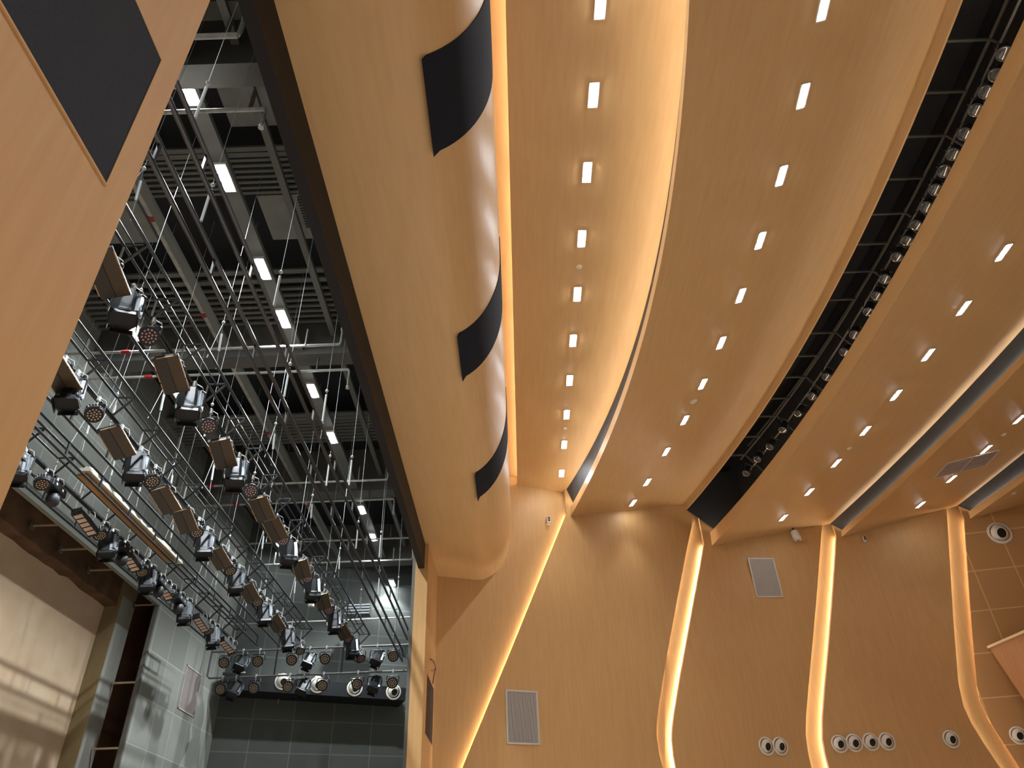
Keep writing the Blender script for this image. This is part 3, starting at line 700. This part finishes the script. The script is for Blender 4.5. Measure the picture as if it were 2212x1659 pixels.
# ------------------------------------------------------------------ work lights
def make_work():
    t=thing('work_light','','work light',(0,0,0),world=False); w,l=.14,.34; m=MB()
    m.box(-w,w,-l,l,.0,.07); m.build('housing',M['white'],t)
    for k in(-1,0,1): MB().lathe([(.095,0),(.09,-.02),(.05,-.035),(.004,-.04)],14,(0,k*.21,0)).build('lens',M['stlens'],t,smooth=True)
    return t
wk=make_work(); wu=False
wl=[(400,192),(480,386),(563,582),(608,690),(673,845),(715,946),(781,1102),(806,1161),(846,1260)]
pos=[(np.array([XL,float(hz(u,v,12.06)[1]),12.06]),'in the main work light row, %s from the far wall'%ordw(len(wl)-1-i)) for i,(u,v) in enumerate(wl)]
pos[-1]=(hz(846,1260,11.4),pos[-1][1])
xl=float(hz(385,850,12.06)[0])
pos+=[(np.array([xl,float(hz(385,850,12.06)[1]),12.06]),'behind the truss at left, upper of two glimpses'),(np.array([xl,14.0,12.06]),'hidden behind the big truss near the middle roof beam'),(np.array([xl,float(hz(612,1178,12.06)[1]),12.06]),'behind the truss, lower glimpse'),
      (np.array([xl,8.0,12.06]),'of the left row out of view near the camera'),(np.array([XL,3.0,12.06]),'of the main row out of view above the header')]
for p,lab in pos:
    t=wk if not wu else copy_tree(wk); wu=True; t.location=[float(c) for c in p]; t['label']='glaring white rectangular work light '+lab; t['group']='work lights under the stage roof'
    L=bpy.data.lights.new('work_lamp','SPOT'); lf=p[0]<XL-1; L.energy=90 if lf else 400 if p[1]>28 else 1500; L.spot_size=math.radians(80 if lf else 116); L.spot_blend=.5; L.shadow_soft_size=.12; L.color=(.88,.95,1.0)
    o=bpy.data.objects.new('work_lamp',L); col.objects.link(o); o.location=(float(p[0]),float(p[1]),float(p[2])-.10)
# ------------------------------------------------------------------ sprinkler pipes
def pipe(a,b,z,label,drop=None,dz=-.6,r=.035,red=True,tee=None):
    p0=hz(*a,z); p1=hz(*b,z); y=(p0[1]+p1[1])/2
    t=thing('sprinkler_pipe',label,'pipe',(p1[0],y,z)); t['group']='sprinkler pipes under the stage roof'
    x0,x1=float(p0[0]),float(p1[0])
    MB().tube([(x0,y,z),(x1,y,z)],r,8).build('pipe',M['pipe'],t,smooth=True)
    if drop:
        MB().tube([(x1,y,z),(x1+.03,y-.02,z+dz*.2),(x1+.03,y-.02,z+dz)],r*.8,8).build('drop_pipe',M['pipe'],t,smooth=True)
        MB().lathe([(.02,.02),(.045,0),(.03,-.05),(.05,-.07)],10,(x1+.03,y-.02,z+dz)).build('sprinkler_head',M['white'],t)
    if red:
        for k in (.25,): MB().tube([(x0+(x1-x0)*k-.1,y,z),(x0+(x1-x0)*k+.1,y,z)],r*1.5,8).build('coupling',M['red'],t)
    for k in(.1,.88): MB().box(x0+(x1-x0)*k-.015,x0+(x1-x0)*k+.015,y-.05,y+.05,z,z+.5).build('hanger',M['steel'],t)
pipe((300,246),(572,234),11.4,'galvanised sprinkler pipe crossing below the first roof beam',True,-.5,.04,False)
pipe((300,82),(514,78),11.4,'galvanised sprinkler pipe at the very top of the stage view',True,.5,.05,False)
pipe((120,768),(733,742),11.5,'galvanised sprinkler pipe in front of the middle roof beam face',True,.5)
pipe((180,822),(752,795),11.6,'galvanised sprinkler pipe just past the middle roof beam',True,-.55)
pipe((330,1056),(835,1035),11.5,'galvanised sprinkler pipe in front of the fourth roof beam',True,.45)
pipe((400,1096),(850,1076),11.6,'galvanised sprinkler pipe just past the fourth roof beam',True,-.5)
pipe((540,1176),(885,1160),11.8,'thin sprinkler pipe between the fourth and farthest roof beams',False)
pipe((560,1222),(889,1207),11.4,'galvanised sprinkler pipe in front of the farthest roof beam',True,.4)
ZP=12.55
t=thing('main_pipe','thick long galvanised pipe with red couplings running away under the stage roof','pipe',(float(hz(320,450,ZP)[0]),12,ZP))
x=t.location[0]
MB().tube([(x,-6,ZP),(x,28.5,ZP)],.085,12).build('pipe',M['pipe'],t,smooth=True)
for y in (float(hz(325,468,ZP)[1]),float(hz(440,676,ZP)[1]),19.5,24.6): MB().tube([(x,y-.06,ZP),(x,y+.06,ZP)],.11,12).build('coupling',M['red'],t)
# ------------------------------------------------------------------ battens and lighting trusses
YS=-5.0
def hoist(t,x,z,ys,split=True,r=.0045):
    for y in ys:
        for b0,b1 in ((-1.2,-.8),(6.95,7.4),(15.02,15.52),(22.75,23.35),(29,29.5)):
            if b0-.15<y<b1+.15: y=b0-.3
        if split:
            rp=MB().tube([(x,y,z+1.0),(x,y,13.6)],r,5).build('hoist_rope',M['wire'],t)
            m=MB(); m.tube([(x-.02,y-.22,z+.05),(x,y,z+1.0)],r*1.3,5).tube([(x+.02,y+.12,z+.05),(x,y,z+1.0)],r*1.3,5); m.build('bridle',M['wire'],rp)
            MB().tube([(x+.014,y+.075,z+.42),(x+.008,y+.035,z+.78)],.022,6).build('turnbuckle',M['galv'],rp)
            MB().lathe([(.01,-.04),(.035,0),(.01,.04)],8,(x,y,z+1.02)).build('shackle',M['galv'],rp)
        else:
            rp=MB().tube([(x,y,z+.8),(x,y,13.6)],r,5).build('hoist_rope',M['wire'],t)
            MB().tube([(x,y,z+.1),(x,y,z+.75)],.020,6).build('turnbuckle',M['galv'],rp)
            MB().lathe([(.01,-.04),(.035,0),(.01,.04)],8,(x,y,z+.84)).build('shackle',M['galv'],rp)
def ladder(u,v,z,label,dz=.30,r=.026,mm='truss',sp=1.35,ph=0,split=True,step=3.4):
    p=hz(u,v,z); x,ye=float(p[0]),float(p[1]); t=thing('batten',label,'batten',(x,ye,z)); t['group']='flying battens over the stage'
    MB().tube([(x,YS,z),(x,ye,z)],r,8).build('lower_tube',M[mm],t,smooth=True)
    MB().tube([(x,YS,z+dz),(x,ye,z+dz)],r,8).build('upper_tube',M[mm],t,smooth=True)
    y=ye-.03
    while y>YS: MB().bar((x,y,z),(x,y,z+dz),.03,.05,(0,1,0)).build('strut',M[mm],t); y-=sp
    hoist(t,x,z+dz,[y for y in np.arange(ye-1.3-ph,YS,-step)],split)
    return t
ladder(441.5,1378,7.3,'black ladder batten farthest left, beside the lamp row nearest the back wall')
ladder(555,1394,7.3,'black ladder batten just right of the back lamp row',ph=.4)
ladder(604,1396,7.3,'black ladder batten left of the middle lighting truss',ph=1.0)
ladder(869,1429,7.2,'dark brown ladder batten, second from the header',.36,.034,'batten',1.9,.6,False)
ladder(880,1381,7.5,'dark brown ladder batten nearest the header',.34,.034,'batten',1.9,1.2,False)
p=hz(710,1346,7.5); x,ye=float(p[0]),float(p[1])
t=thing('batten','single plain tube batten between the middle and right lighting trusses','batten',(x,ye,7.5)); t['group']='flying battens over the stage'
MB().tube([(x,YS,7.5),(x,ye,7.5)],.028,8).build('lower_tube',M['truss'],t,smooth=True); hoist(t,x,7.5,np.arange(ye-1,YS,-3.3),False)
def truss(u,v,label,w=.34,z=7.82,ph=0):
    p=hz(u,v,z); x,ye=float(p[0]),float(p[1]); t=thing('lighting_truss',label,'truss',(x,ye,z)); t['group']='lighting trusses over the stage'
    xm=x-w*1.05; zl=z-.36
    for xx,zz,r in ((x,z,.026),(x-w,z,.022),(xm,zl,.036),(x-w*.62,z+.02,.012)):
        MB().tube([(xx,YS,zz),(xx,ye,zz)],r,8).build('chord',M['truss'],t,smooth=True)
    MB().box(xm-.09,xm-.03,YS,ye-.2,zl+.02,zl+.10).build('cable_tray',M['lampb'],t)
    y=ye-.05
    while y>YS:
        m=MB(); m.bar((x,y,z),(x-w,y,z),.028,.028); m.bar((x,y,z),(xm,y+.05,zl),.03,.03); m.build('lacing',M['truss'],t)
        MB().bar((x-w,y,z),(xm,y+.05,zl),.022,.022).build('brace',M['pipe'],t); y-=1.12
    hoist(t,x-w*.3,z,np.arange(ye-1.5-ph,YS,-3.4))
    return xm,zl
T3x,T3z=truss(799,1371,'black lighting truss nearest the header, loaded with lamps')
T2x,T2z=truss(675,1359,'black middle lighting truss, loaded with lamps',ph=.8)
T1x,T1z=truss(532,1360,'black lighting truss nearest the stage back wall, loaded with lamps',ph=1.5)
# ------------------------------------------------------------------ stage lamps
def clamp(t,z=0.0):
    m=MB(); m.box(-.02,.02,-.03,.03,-.02,.07); m.tube([(0,0,-.02),(0,0,-.10)],.012,6); m.build('clamp',M['galv'],t)
    MB().tube([(.02,.03,.05),(.09,.07,.02),(.11,.10,-.07),(.06,.11,-.14),(.02,.06,-.12)],.007,5).build('safety_cable',M['cable'],t)
def yoke(t,w,l):
    MB().tube([(-w,0,-l),(-w,0,-.13),(-w*.8,0,-.10),(w*.8,0,-.10),(w,0,-.13),(w,0,-l)],.013,6).build('yoke',M['lampb'],t)
def aim(d):
    """local -Z onto direction d"""
    return Vector((0,0,-1)).rotation_difference(Vector(d).normalized()).to_matrix()
def orient(m,d,c):
    R=np.array(aim(d)); m.v=[tuple(R@np.array(v)+np.array(c)) for v in m.v]; return m
def make_par(d,am='amber',al='amberl',name='par_can'):
    t=thing(name,'','stage light',(0,0,0),world=False); clamp(t); yoke(t,.165,.27); c=(0,0,-.27)
    hs=orient(MB().lathe([(.05,.14),(.085,.13),(.125,.05),(.145,0),(.150,-.02),(.150,-.07),(.138,-.07)],24),d,c).build('housing',M['lampb'],t,smooth=True)
    m=MB()
    for k in range(16):
        a=2*math.pi*k/16; m.obox((math.cos(a)*.115,math.sin(a)*.115,.075),(math.cos(a)*.02,math.sin(a)*.02,0),(-math.sin(a)*.004,math.cos(a)*.004,0),(0,0,.045))
    orient(m,d,c).build('cooling_fins',M['fin'],hs)
    lp=orient(MB().lathe([(.136,-.052),(.136,-.060)],24),d,c).build('lens_plate',M[am],t)
    m=MB(); pts=[(0,0)]+[(.048*math.cos(a),.048*math.sin(a)) for a in np.arange(6)*math.pi/3]+[(.096*math.cos(a),.096*math.sin(a)) for a in np.arange(12)*math.pi/6+.2]
    for x,y in pts: m.lathe([(.0235,-.060),(.019,-.069),(.003,-.073)],8,(x,y,0))
    orient(m,d,c).build('lens_array',M[al],lp)
    return t
def make_fres(d):
    t=thing('profile_spotlight','','stage light',(0,0,0),world=False); clamp(t); yoke(t,.19,.34); c=(0,0,-.34)
    hs=orient(MB().lathe([(.10,.27),(.155,.25),(.155,-.10),(.165,-.12),(.165,-.16)],8),d,c).build('housing',M['lampb'],t)
    m=MB()
    for k in range(5): m.box(.150,.176,-.055+k*.024,-.043+k*.024,-.09,.22)
    m.box(.10,.158,-.06,.065,-.09,.22); orient(m,d,c).build('heat_sink',M['fin'],hs)
    m=MB()
    for k in range(4):
        a=k*math.pi/2+.4; n_=np.array([math.cos(a),math.sin(a),0]); s_=np.array([-math.sin(a),math.cos(a),0])
        m.prism([n_*.14+s_*.12+[0,0,-.16],n_*.14-s_*.12+[0,0,-.16],n_*.150-s_*.12+[0,0,-.22],n_*.150+s_*.12+[0,0,-.22]],n_*.006)
    orient(m,d,c).build('barn_door',M['lampb'],t)
    orient(MB().lathe([(.14,-.150),(.14,-.158)],8),d,c).build('lens',M['flood'],t)
    orient(MB().box(-.165,-.158,-.03,.03,-.02,.06),d,c).build('sticker',M['stick'],hs)
    return t
def make_flood(d):
    t=thing('flood_light','','stage light',(0,0,0),world=False); clamp(t); yoke(t,.16,.16); c=(0,0,-.24)
    m=MB(); m.box(-.17,.17,-.34,.34,-.05,0).prism([(-.12,-.30,0),(.12,-.30,0),(.06,-.24,.10),(-.06,-.24,.10)],(0,.5,0)); orient(m,d,c).build('housing',M['lampb'],t)
    orient(MB().box(-.165,-.006,-.335,.335,-.056,-.048),d,c).build('glass_panel',M['flood'],t)
    orient(MB().box(.006,.165,-.335,.335,-.056,-.048),d,c).build('glass_panel',M['floodb'],t)
    m=MB()
    for y in (-.2,.0,.2): m.box(.163,.176,y-.085,y+.085,-.060,-.045).box(-.176,-.163,y-.085,y+.085,-.060,-.045)
    m.box(-.12,.12,-.345,-.335,-.060,-.045); orient(m,d,c).build('frame_clip',M['gold'],t)
    return t
def make_black(d):
    t=thing('moving_light','','stage light',(0,0,0),world=False); clamp(t); c=(0,0,-.22)
    m=MB(); m.box(-.13,.13,-.27,.27,-.08,.10); o=orient(m,d,c).build('housing',M['lampb'],t,bevel=.025)
    m=MB(); m.lathe([(.10,.0),(.13,-.06),(.125,-.20),(.10,-.24)],16,(0,.06,-.08)); orient(m,d,c).build('head',M['lampb'],t,smooth=True)
    m=MB(); m.box(.131,.134,-.16,-.11,-.01,.04).box(.131,.134,.08,.13,-.01,.04); orient(m,d,c).build('sticker',M['stick'],t)
    return t
def make_strip(d):
    t=thing('strip_light','','stage light',(0,0,0),world=False); clamp(t); c=(0,0,-.26)
    orient(MB().box(-.11,.11,-.42,.42,-.05,.09),d,c).build('housing',M['lampb'],t)
    m=MB()
    for k in range(5): m.box(-.085,.085,-.36+k*.15,-.25+k*.15,-.056,-.049)
    orient(m,d,c).build('led_cells',M['cell'],t)
    return t
E3=[('F',232,585),('P',278,662),('L',331,724),('F',371,804),('P',438,868),('L',457,918),('F',482,975),('P',535,1018),('L',549,1058),('F',566,1095),('F',595,1139),('L',617,1163),('P',644,1190),('F',656,1225),('L',676,1244),('P',695,1268),('F',706,1295),('L',719,1315),('P',739,1339),('F',748,1362),('L',762,1377),('P',774,1396),('L',781,1420)]
E2=[('F',134,804),('P',167,844),('L',212,891),('F',254,951),('P',298,1005),('L',338,1035),('F',358,1076),('F',400,1121),('L',431,1146),('P',452,1173),('F',475,1202),('L',503,1229),('P',522,1252),('F',542,1276),('L',565,1297),('P',579,1322),('F',599,1342),('L',617,1353),('P',632,1379),('L',659,1403)]
E1_=[('M',40,985),('P',70,1005),('L',96,1041),('M',147,1059),('S',184,1131),('L',218,1152),('P',234,1175),('M',264,1192),('S',281,1212),('L',314,1232),('P',328,1249),('M',345,1262),('S',355,1276),('L',371,1284),('M',392,1300),('P',411,1319),('S',434,1348),('L',456,1359),('P',468,1373),('S',490,1396),('L',512,1403)]
protos={}
def get(kind,key,d):
    k=(kind,key)
    if k not in protos:
        protos[k]=dict(L=lambda:make_par(d,'rose','rosel') if key=='E3' else make_par(d),P=lambda:make_fres(d),F=lambda:make_flood(d),M=lambda:make_black(d),S=lambda:make_strip(d))[kind](); return protos[k]
    return copy_tree(protos[k])
dirs={'E3':dict(L=(.45,-.62,-.62),P=(.20,-.18,-1),F=(.30,-.22,-1)),
      'E2':dict(L=(.42,-.40,-.8),P=(.22,-.15,-1),F=(.35,-.25,-1)),
      'E1':dict(L=(.40,-.30,-.85),P=(.25,-.15,-1),M=(.15,-.1,-1),S=(.3,-.2,-1))}
kn=dict(L='round honeycomb par can',P='silver-finned black spotlight',F='flat brown flood light',M='boxy black moving light',S='pink-celled strip light')
drop=dict(L=.27,P=.34,F=.26,M=.26,S=.28)
for key,lst,xm,zl,tn in (('E3',E3,T3x,T3z,'truss nearest the header'),('E2',E2,T2x,T2z,'middle truss'),('E1',E1_,T1x,T1z,'truss nearest the back wall')):
    xs=[]
    cnt={}
    for kind,u,v in lst[::-1]:
        t=get(kind,key,dirs[key][kind]); z=zl-.05-drop[kind]; p=hz(u,v,z); xs.append(round(float(p[0]-xm),2))
        x=xm-.06+max(-.25,min(.12,float(p[0])-xm+.06)); t.location=(x,float(p[1]),zl-.06); i=cnt.get(kind,0); cnt[kind]=i+1
        sc={'P':1.22,'F':1.12}.get(kind,1.0); t.scale=(sc,sc,sc); t['label']='%s under the %s, %s from the far end'%(kn[kind],tn,ordw(i)); t['group']='lamps under the %s'%tn
        t.rotation_euler=(0,0,math.radians(random.uniform(-7,7)))
    print('XOFF',key,xs)
# ------------------------------------------------------------------ hanging side-lighting frame
YFm=26.0
def fy(u,v): return hy(u,v,YFm)
TL=fy(459,1411);TR=fy(888,1390);BL=fy(445,1466);BR=fy(888,1448)
x0=(TL[0]+BL[0])/2; x1=-2.75; z1=(TL[2]+TR[2])/2; z0=(BL[2]+BR[2])/2
x1=float(TR[0]+BR[0])/2
t=thing('pipe_frame','black hanging pipe frame with two rows of lamps before the far stage wall','pipe frame',(x0,YFm,z0))
MB().tube([(x0,YFm,z1+1.6),(x0,YFm,z0+.08),(x0+.08,YFm,z0),(x1-.08,YFm,z0),(x1,YFm,z0+.08),(x1,YFm,z1+1.6)],.035,8).build('outer_tube',M['steel'],t,smooth=True)
MB().tube([(x0,YFm,z1),(x1,YFm,z1)],.035,8).build('upper_tube',M['steel'],t,smooth=True)
for u in (603,744): 
    x=float(fy(u,1385)[0]); MB().tube([(x,YFm,z0),(x,YFm,z1+2.0)],.03,8).build('post',M['truss'],t,smooth=True)
fr=[[('L',485,1432),('P',521,1434),('L',558,1429),('L',631,1427),('P',667,1427),('L',703,1424),('L',776,1424),('P',814,1420),('L',850,1417)],
    [('L',477,1491),('P',507,1486),('L',549,1488),('L',623,1485),('P',655,1481),('L',697,1482),('L',772,1479),('P',808,1482),('L',848,1475)]]
dirs['FR']=dict(L=(.03,-.80,-.42),P=(-.10,-.60,-.8))
for r,row in enumerate(fr):
    cnt={}
    for j,(kind,u,v) in enumerate(row):
        t=get(kind,'FR',dirs['FR'][kind]); x=float(fy(u,v)[0]); t.location=(x,YFm,(z1,z0)[r]-.02); i=cnt.get(kind,0); cnt[kind]=i+1
        s=1.25; t.scale=(s,s,s)
        t['label']='%s on the %s tube of the pipe frame, %s from left'%(kn[kind],('upper','lower')[r],ordw(i)); t['group']='lamps on the far pipe frame'
# duct with jets on the far stage wall
t=thing('air_duct','long black box duct mounted across the far stage wall','duct',FW.at(.1,6.9))
DD=1.15; du=Plane(FW.p+FW.n*DD,21)
sa=du.sz(478,1470)[0]; sb=du.sz(876,1500)[0]; 
zt0=du.sz(480,1452)[1]; zb0=du.sz(478,1488)[1]; zt1=du.sz(875,1486)[1]; zb1=du.sz(875,1513)[1]
za=(zt0+zt1)/2; zb_=(zb0+zb1)/2
MB().prism([du.at(sa,zb0),du.at(sb,zb1),du.at(sb,zt1),du.at(sa,zt0)],-FW.n*(DD-.03)).build('duct_body',M['lampb'],t)
for k in range(5):
    a=sa+(sb-sa)*(k+.5)/5; MB().prism([du.at(a-.1,zt0+.02),du.at(a+.1,zt0+.02),du.at(a+.1,zt0+.06),du.at(a-.1,zt0+.06)],-FW.n*.1).build('hanger_clip',M['white'],t)
for k,u in enumerate((600,750,868)):
    e=FW.hit(u,1520); MB().bar(e,e+FW.n*(DD-.3)+np.array([0,0,.55]),.03,.03).build('strut',tan,t)
for i,(u,v) in enumerate([(611,1473),(686,1480),(766,1487),(850,1495)]):
    nozzle(du,u,v,'cream jet nozzle on the black duct at the far stage wall, %s from the left'%ordw(i),'jet nozzles on the stage duct',1.22,.01)
# conduit, air unit and hanging device near the far wall
p0=hy(400,1353,27.2);p1=hy(717,1341,27.2);p2=hy(888,1333,27.2)
tag(MB().tube([p0,p1,p2],.03,8).build('conduit',M['pipe'],smooth=True),'pale conduit pipe crossing in front of the far stage wall','pipe')
p=hy(774,1322,28.3)
t=thing('air_unit','silver framed air handling unit high before the far stage wall','air unit',p)
MB().box(p[0]-.45,p[0]+.45,p[1]-.2,p[1]+.3,p[2]-.12,p[2]+.22).build('casing',M['steel'],t)
m=MB()
for k in range(4): m.box(p[0]-.47,p[0]+.47,p[1]-.24,p[1]-.2,p[2]-.14+k*.11,p[2]-.10+k*.11)
m.build('louvre_panel',M['fin'],t)
p=hy(673,1299,27.5)
t=thing('wall_speaker','small white rounded device hanging before the far stage wall','speaker',p)
MB().box(p[0]-.11,p[0]+.11,p[1]-.08,p[1]+.08,p[2]-.22,p[2]+.20).build('body',M['nozw'],t,bevel=.04)
MB().tube([(p[0],p[1],p[2]+.2),(p[0],p[1],p[2]+.5)],.012,6).build('bracket',M['steel'],t)
m=MB()
for k in range(4):
    m.tube([(x1-.30+k*.06+.10*math.sin(a),YFm-.03,z1-.05-.33*(1-math.cos(a))/2*(1+.1*k)) for a in np.linspace(0,2*math.pi,14)],.012,5)
tag(m.build('cable_coil',M['blkcable']),'coil of black cable hanging from the right end of the far pipe frame','cable')
# plank and crumpled sheeting lying along the back truss
pa=hz(172,1028,7.55);pb=hz(372,1214,7.55); xx=float(pa[0]+pb[0])/2
t=tag(MB().box(xx-.11,xx+.11,float(pa[1]),float(pb[1]),7.55,7.60).build('plank',M['ply']),'long orange plywood plank resting along the truss nearest the back wall','plank')
m=MB(); n=40; vs=[];fs=[]
x2=float(hz(280,1108,7.68)[0]); ya=float(hz(170,1012,7.68)[1]); yb=float(hz(384,1214,7.68)[1])
for i in range(n+1):
    for j in range(6): vs.append((x2-.13+.05*j+random.uniform(-.02,.02),ya+(yb-ya)*i/n,7.68+random.uniform(-.04,.05)))
for i in range(n+1):
    for j in range(6): vs.append((x2-.13+.05*j,ya+(yb-ya)*i/n,7.62))
o_=6*(n+1)
for i in range(n):
    for j in range(5):
        k=i*6+j; fs+=[(k,k+1,k+7,k+6),(o_+k,o_+k+1,o_+k+7,o_+k+6)]
    k=i*6; fs+=[(k,k+6,o_+k+6,o_+k),(k+5,k+11,o_+k+11,o_+k+5)]
fs+=[tuple(list(range(6))+[o_+j for j in range(5,-1,-1)]),tuple([n*6+j for j in range(6)]+[o_+n*6+j for j in range(5,-1,-1)])]
tag(m.add(vs,fs).build('plastic_sheeting',M['foil']),'crumpled cream plastic sheeting bundled along the plank on the back truss','sheeting')
# ------------------------------------------------------------------ finish: lift everything to floor level, camera, world, view
bpy.context.view_layer.update()
for o in list(scene.objects):
    if o.parent is None:
        if o.type=='MESH' and o.matrix_world==Matrix.Identity(4):
            bb=[Vector(c) for c in o.bound_box]; c=sum(bb,Vector())/8; c.z=min(b.z for b in bb)
            o.data.transform(Matrix.Translation(-c)); o.location=c
        o.location.z+=H
    if '_w' in o: del o['_w']
cam=bpy.data.cameras.new('camera'); co=bpy.data.objects.new('camera',cam); col.objects.link(co); scene.camera=co
cam.sensor_width=36; cam.lens=F/2212*36; cam.clip_start=.05; cam.clip_end=200
R3=Matrix([[float(RM[i][j]) for j in range(3)] for i in range(3)]); co.matrix_world=Matrix.Translation((0,0,H))@R3.to_4x4()
w=bpy.data.worlds.new('world'); scene.world=w; w.use_nodes=True; w.node_tree.nodes['Background'].inputs['Color'].default_value=(.02,.018,.016,1); w.node_tree.nodes['Background'].inputs['Strength'].default_value=.3
scene.view_settings.view_transform='Standard'; scene.view_settings.look='None'; scene.view_settings.gamma=1; scene.view_settings.use_curve_mapping=False
scene.view_settings.exposure=0.0
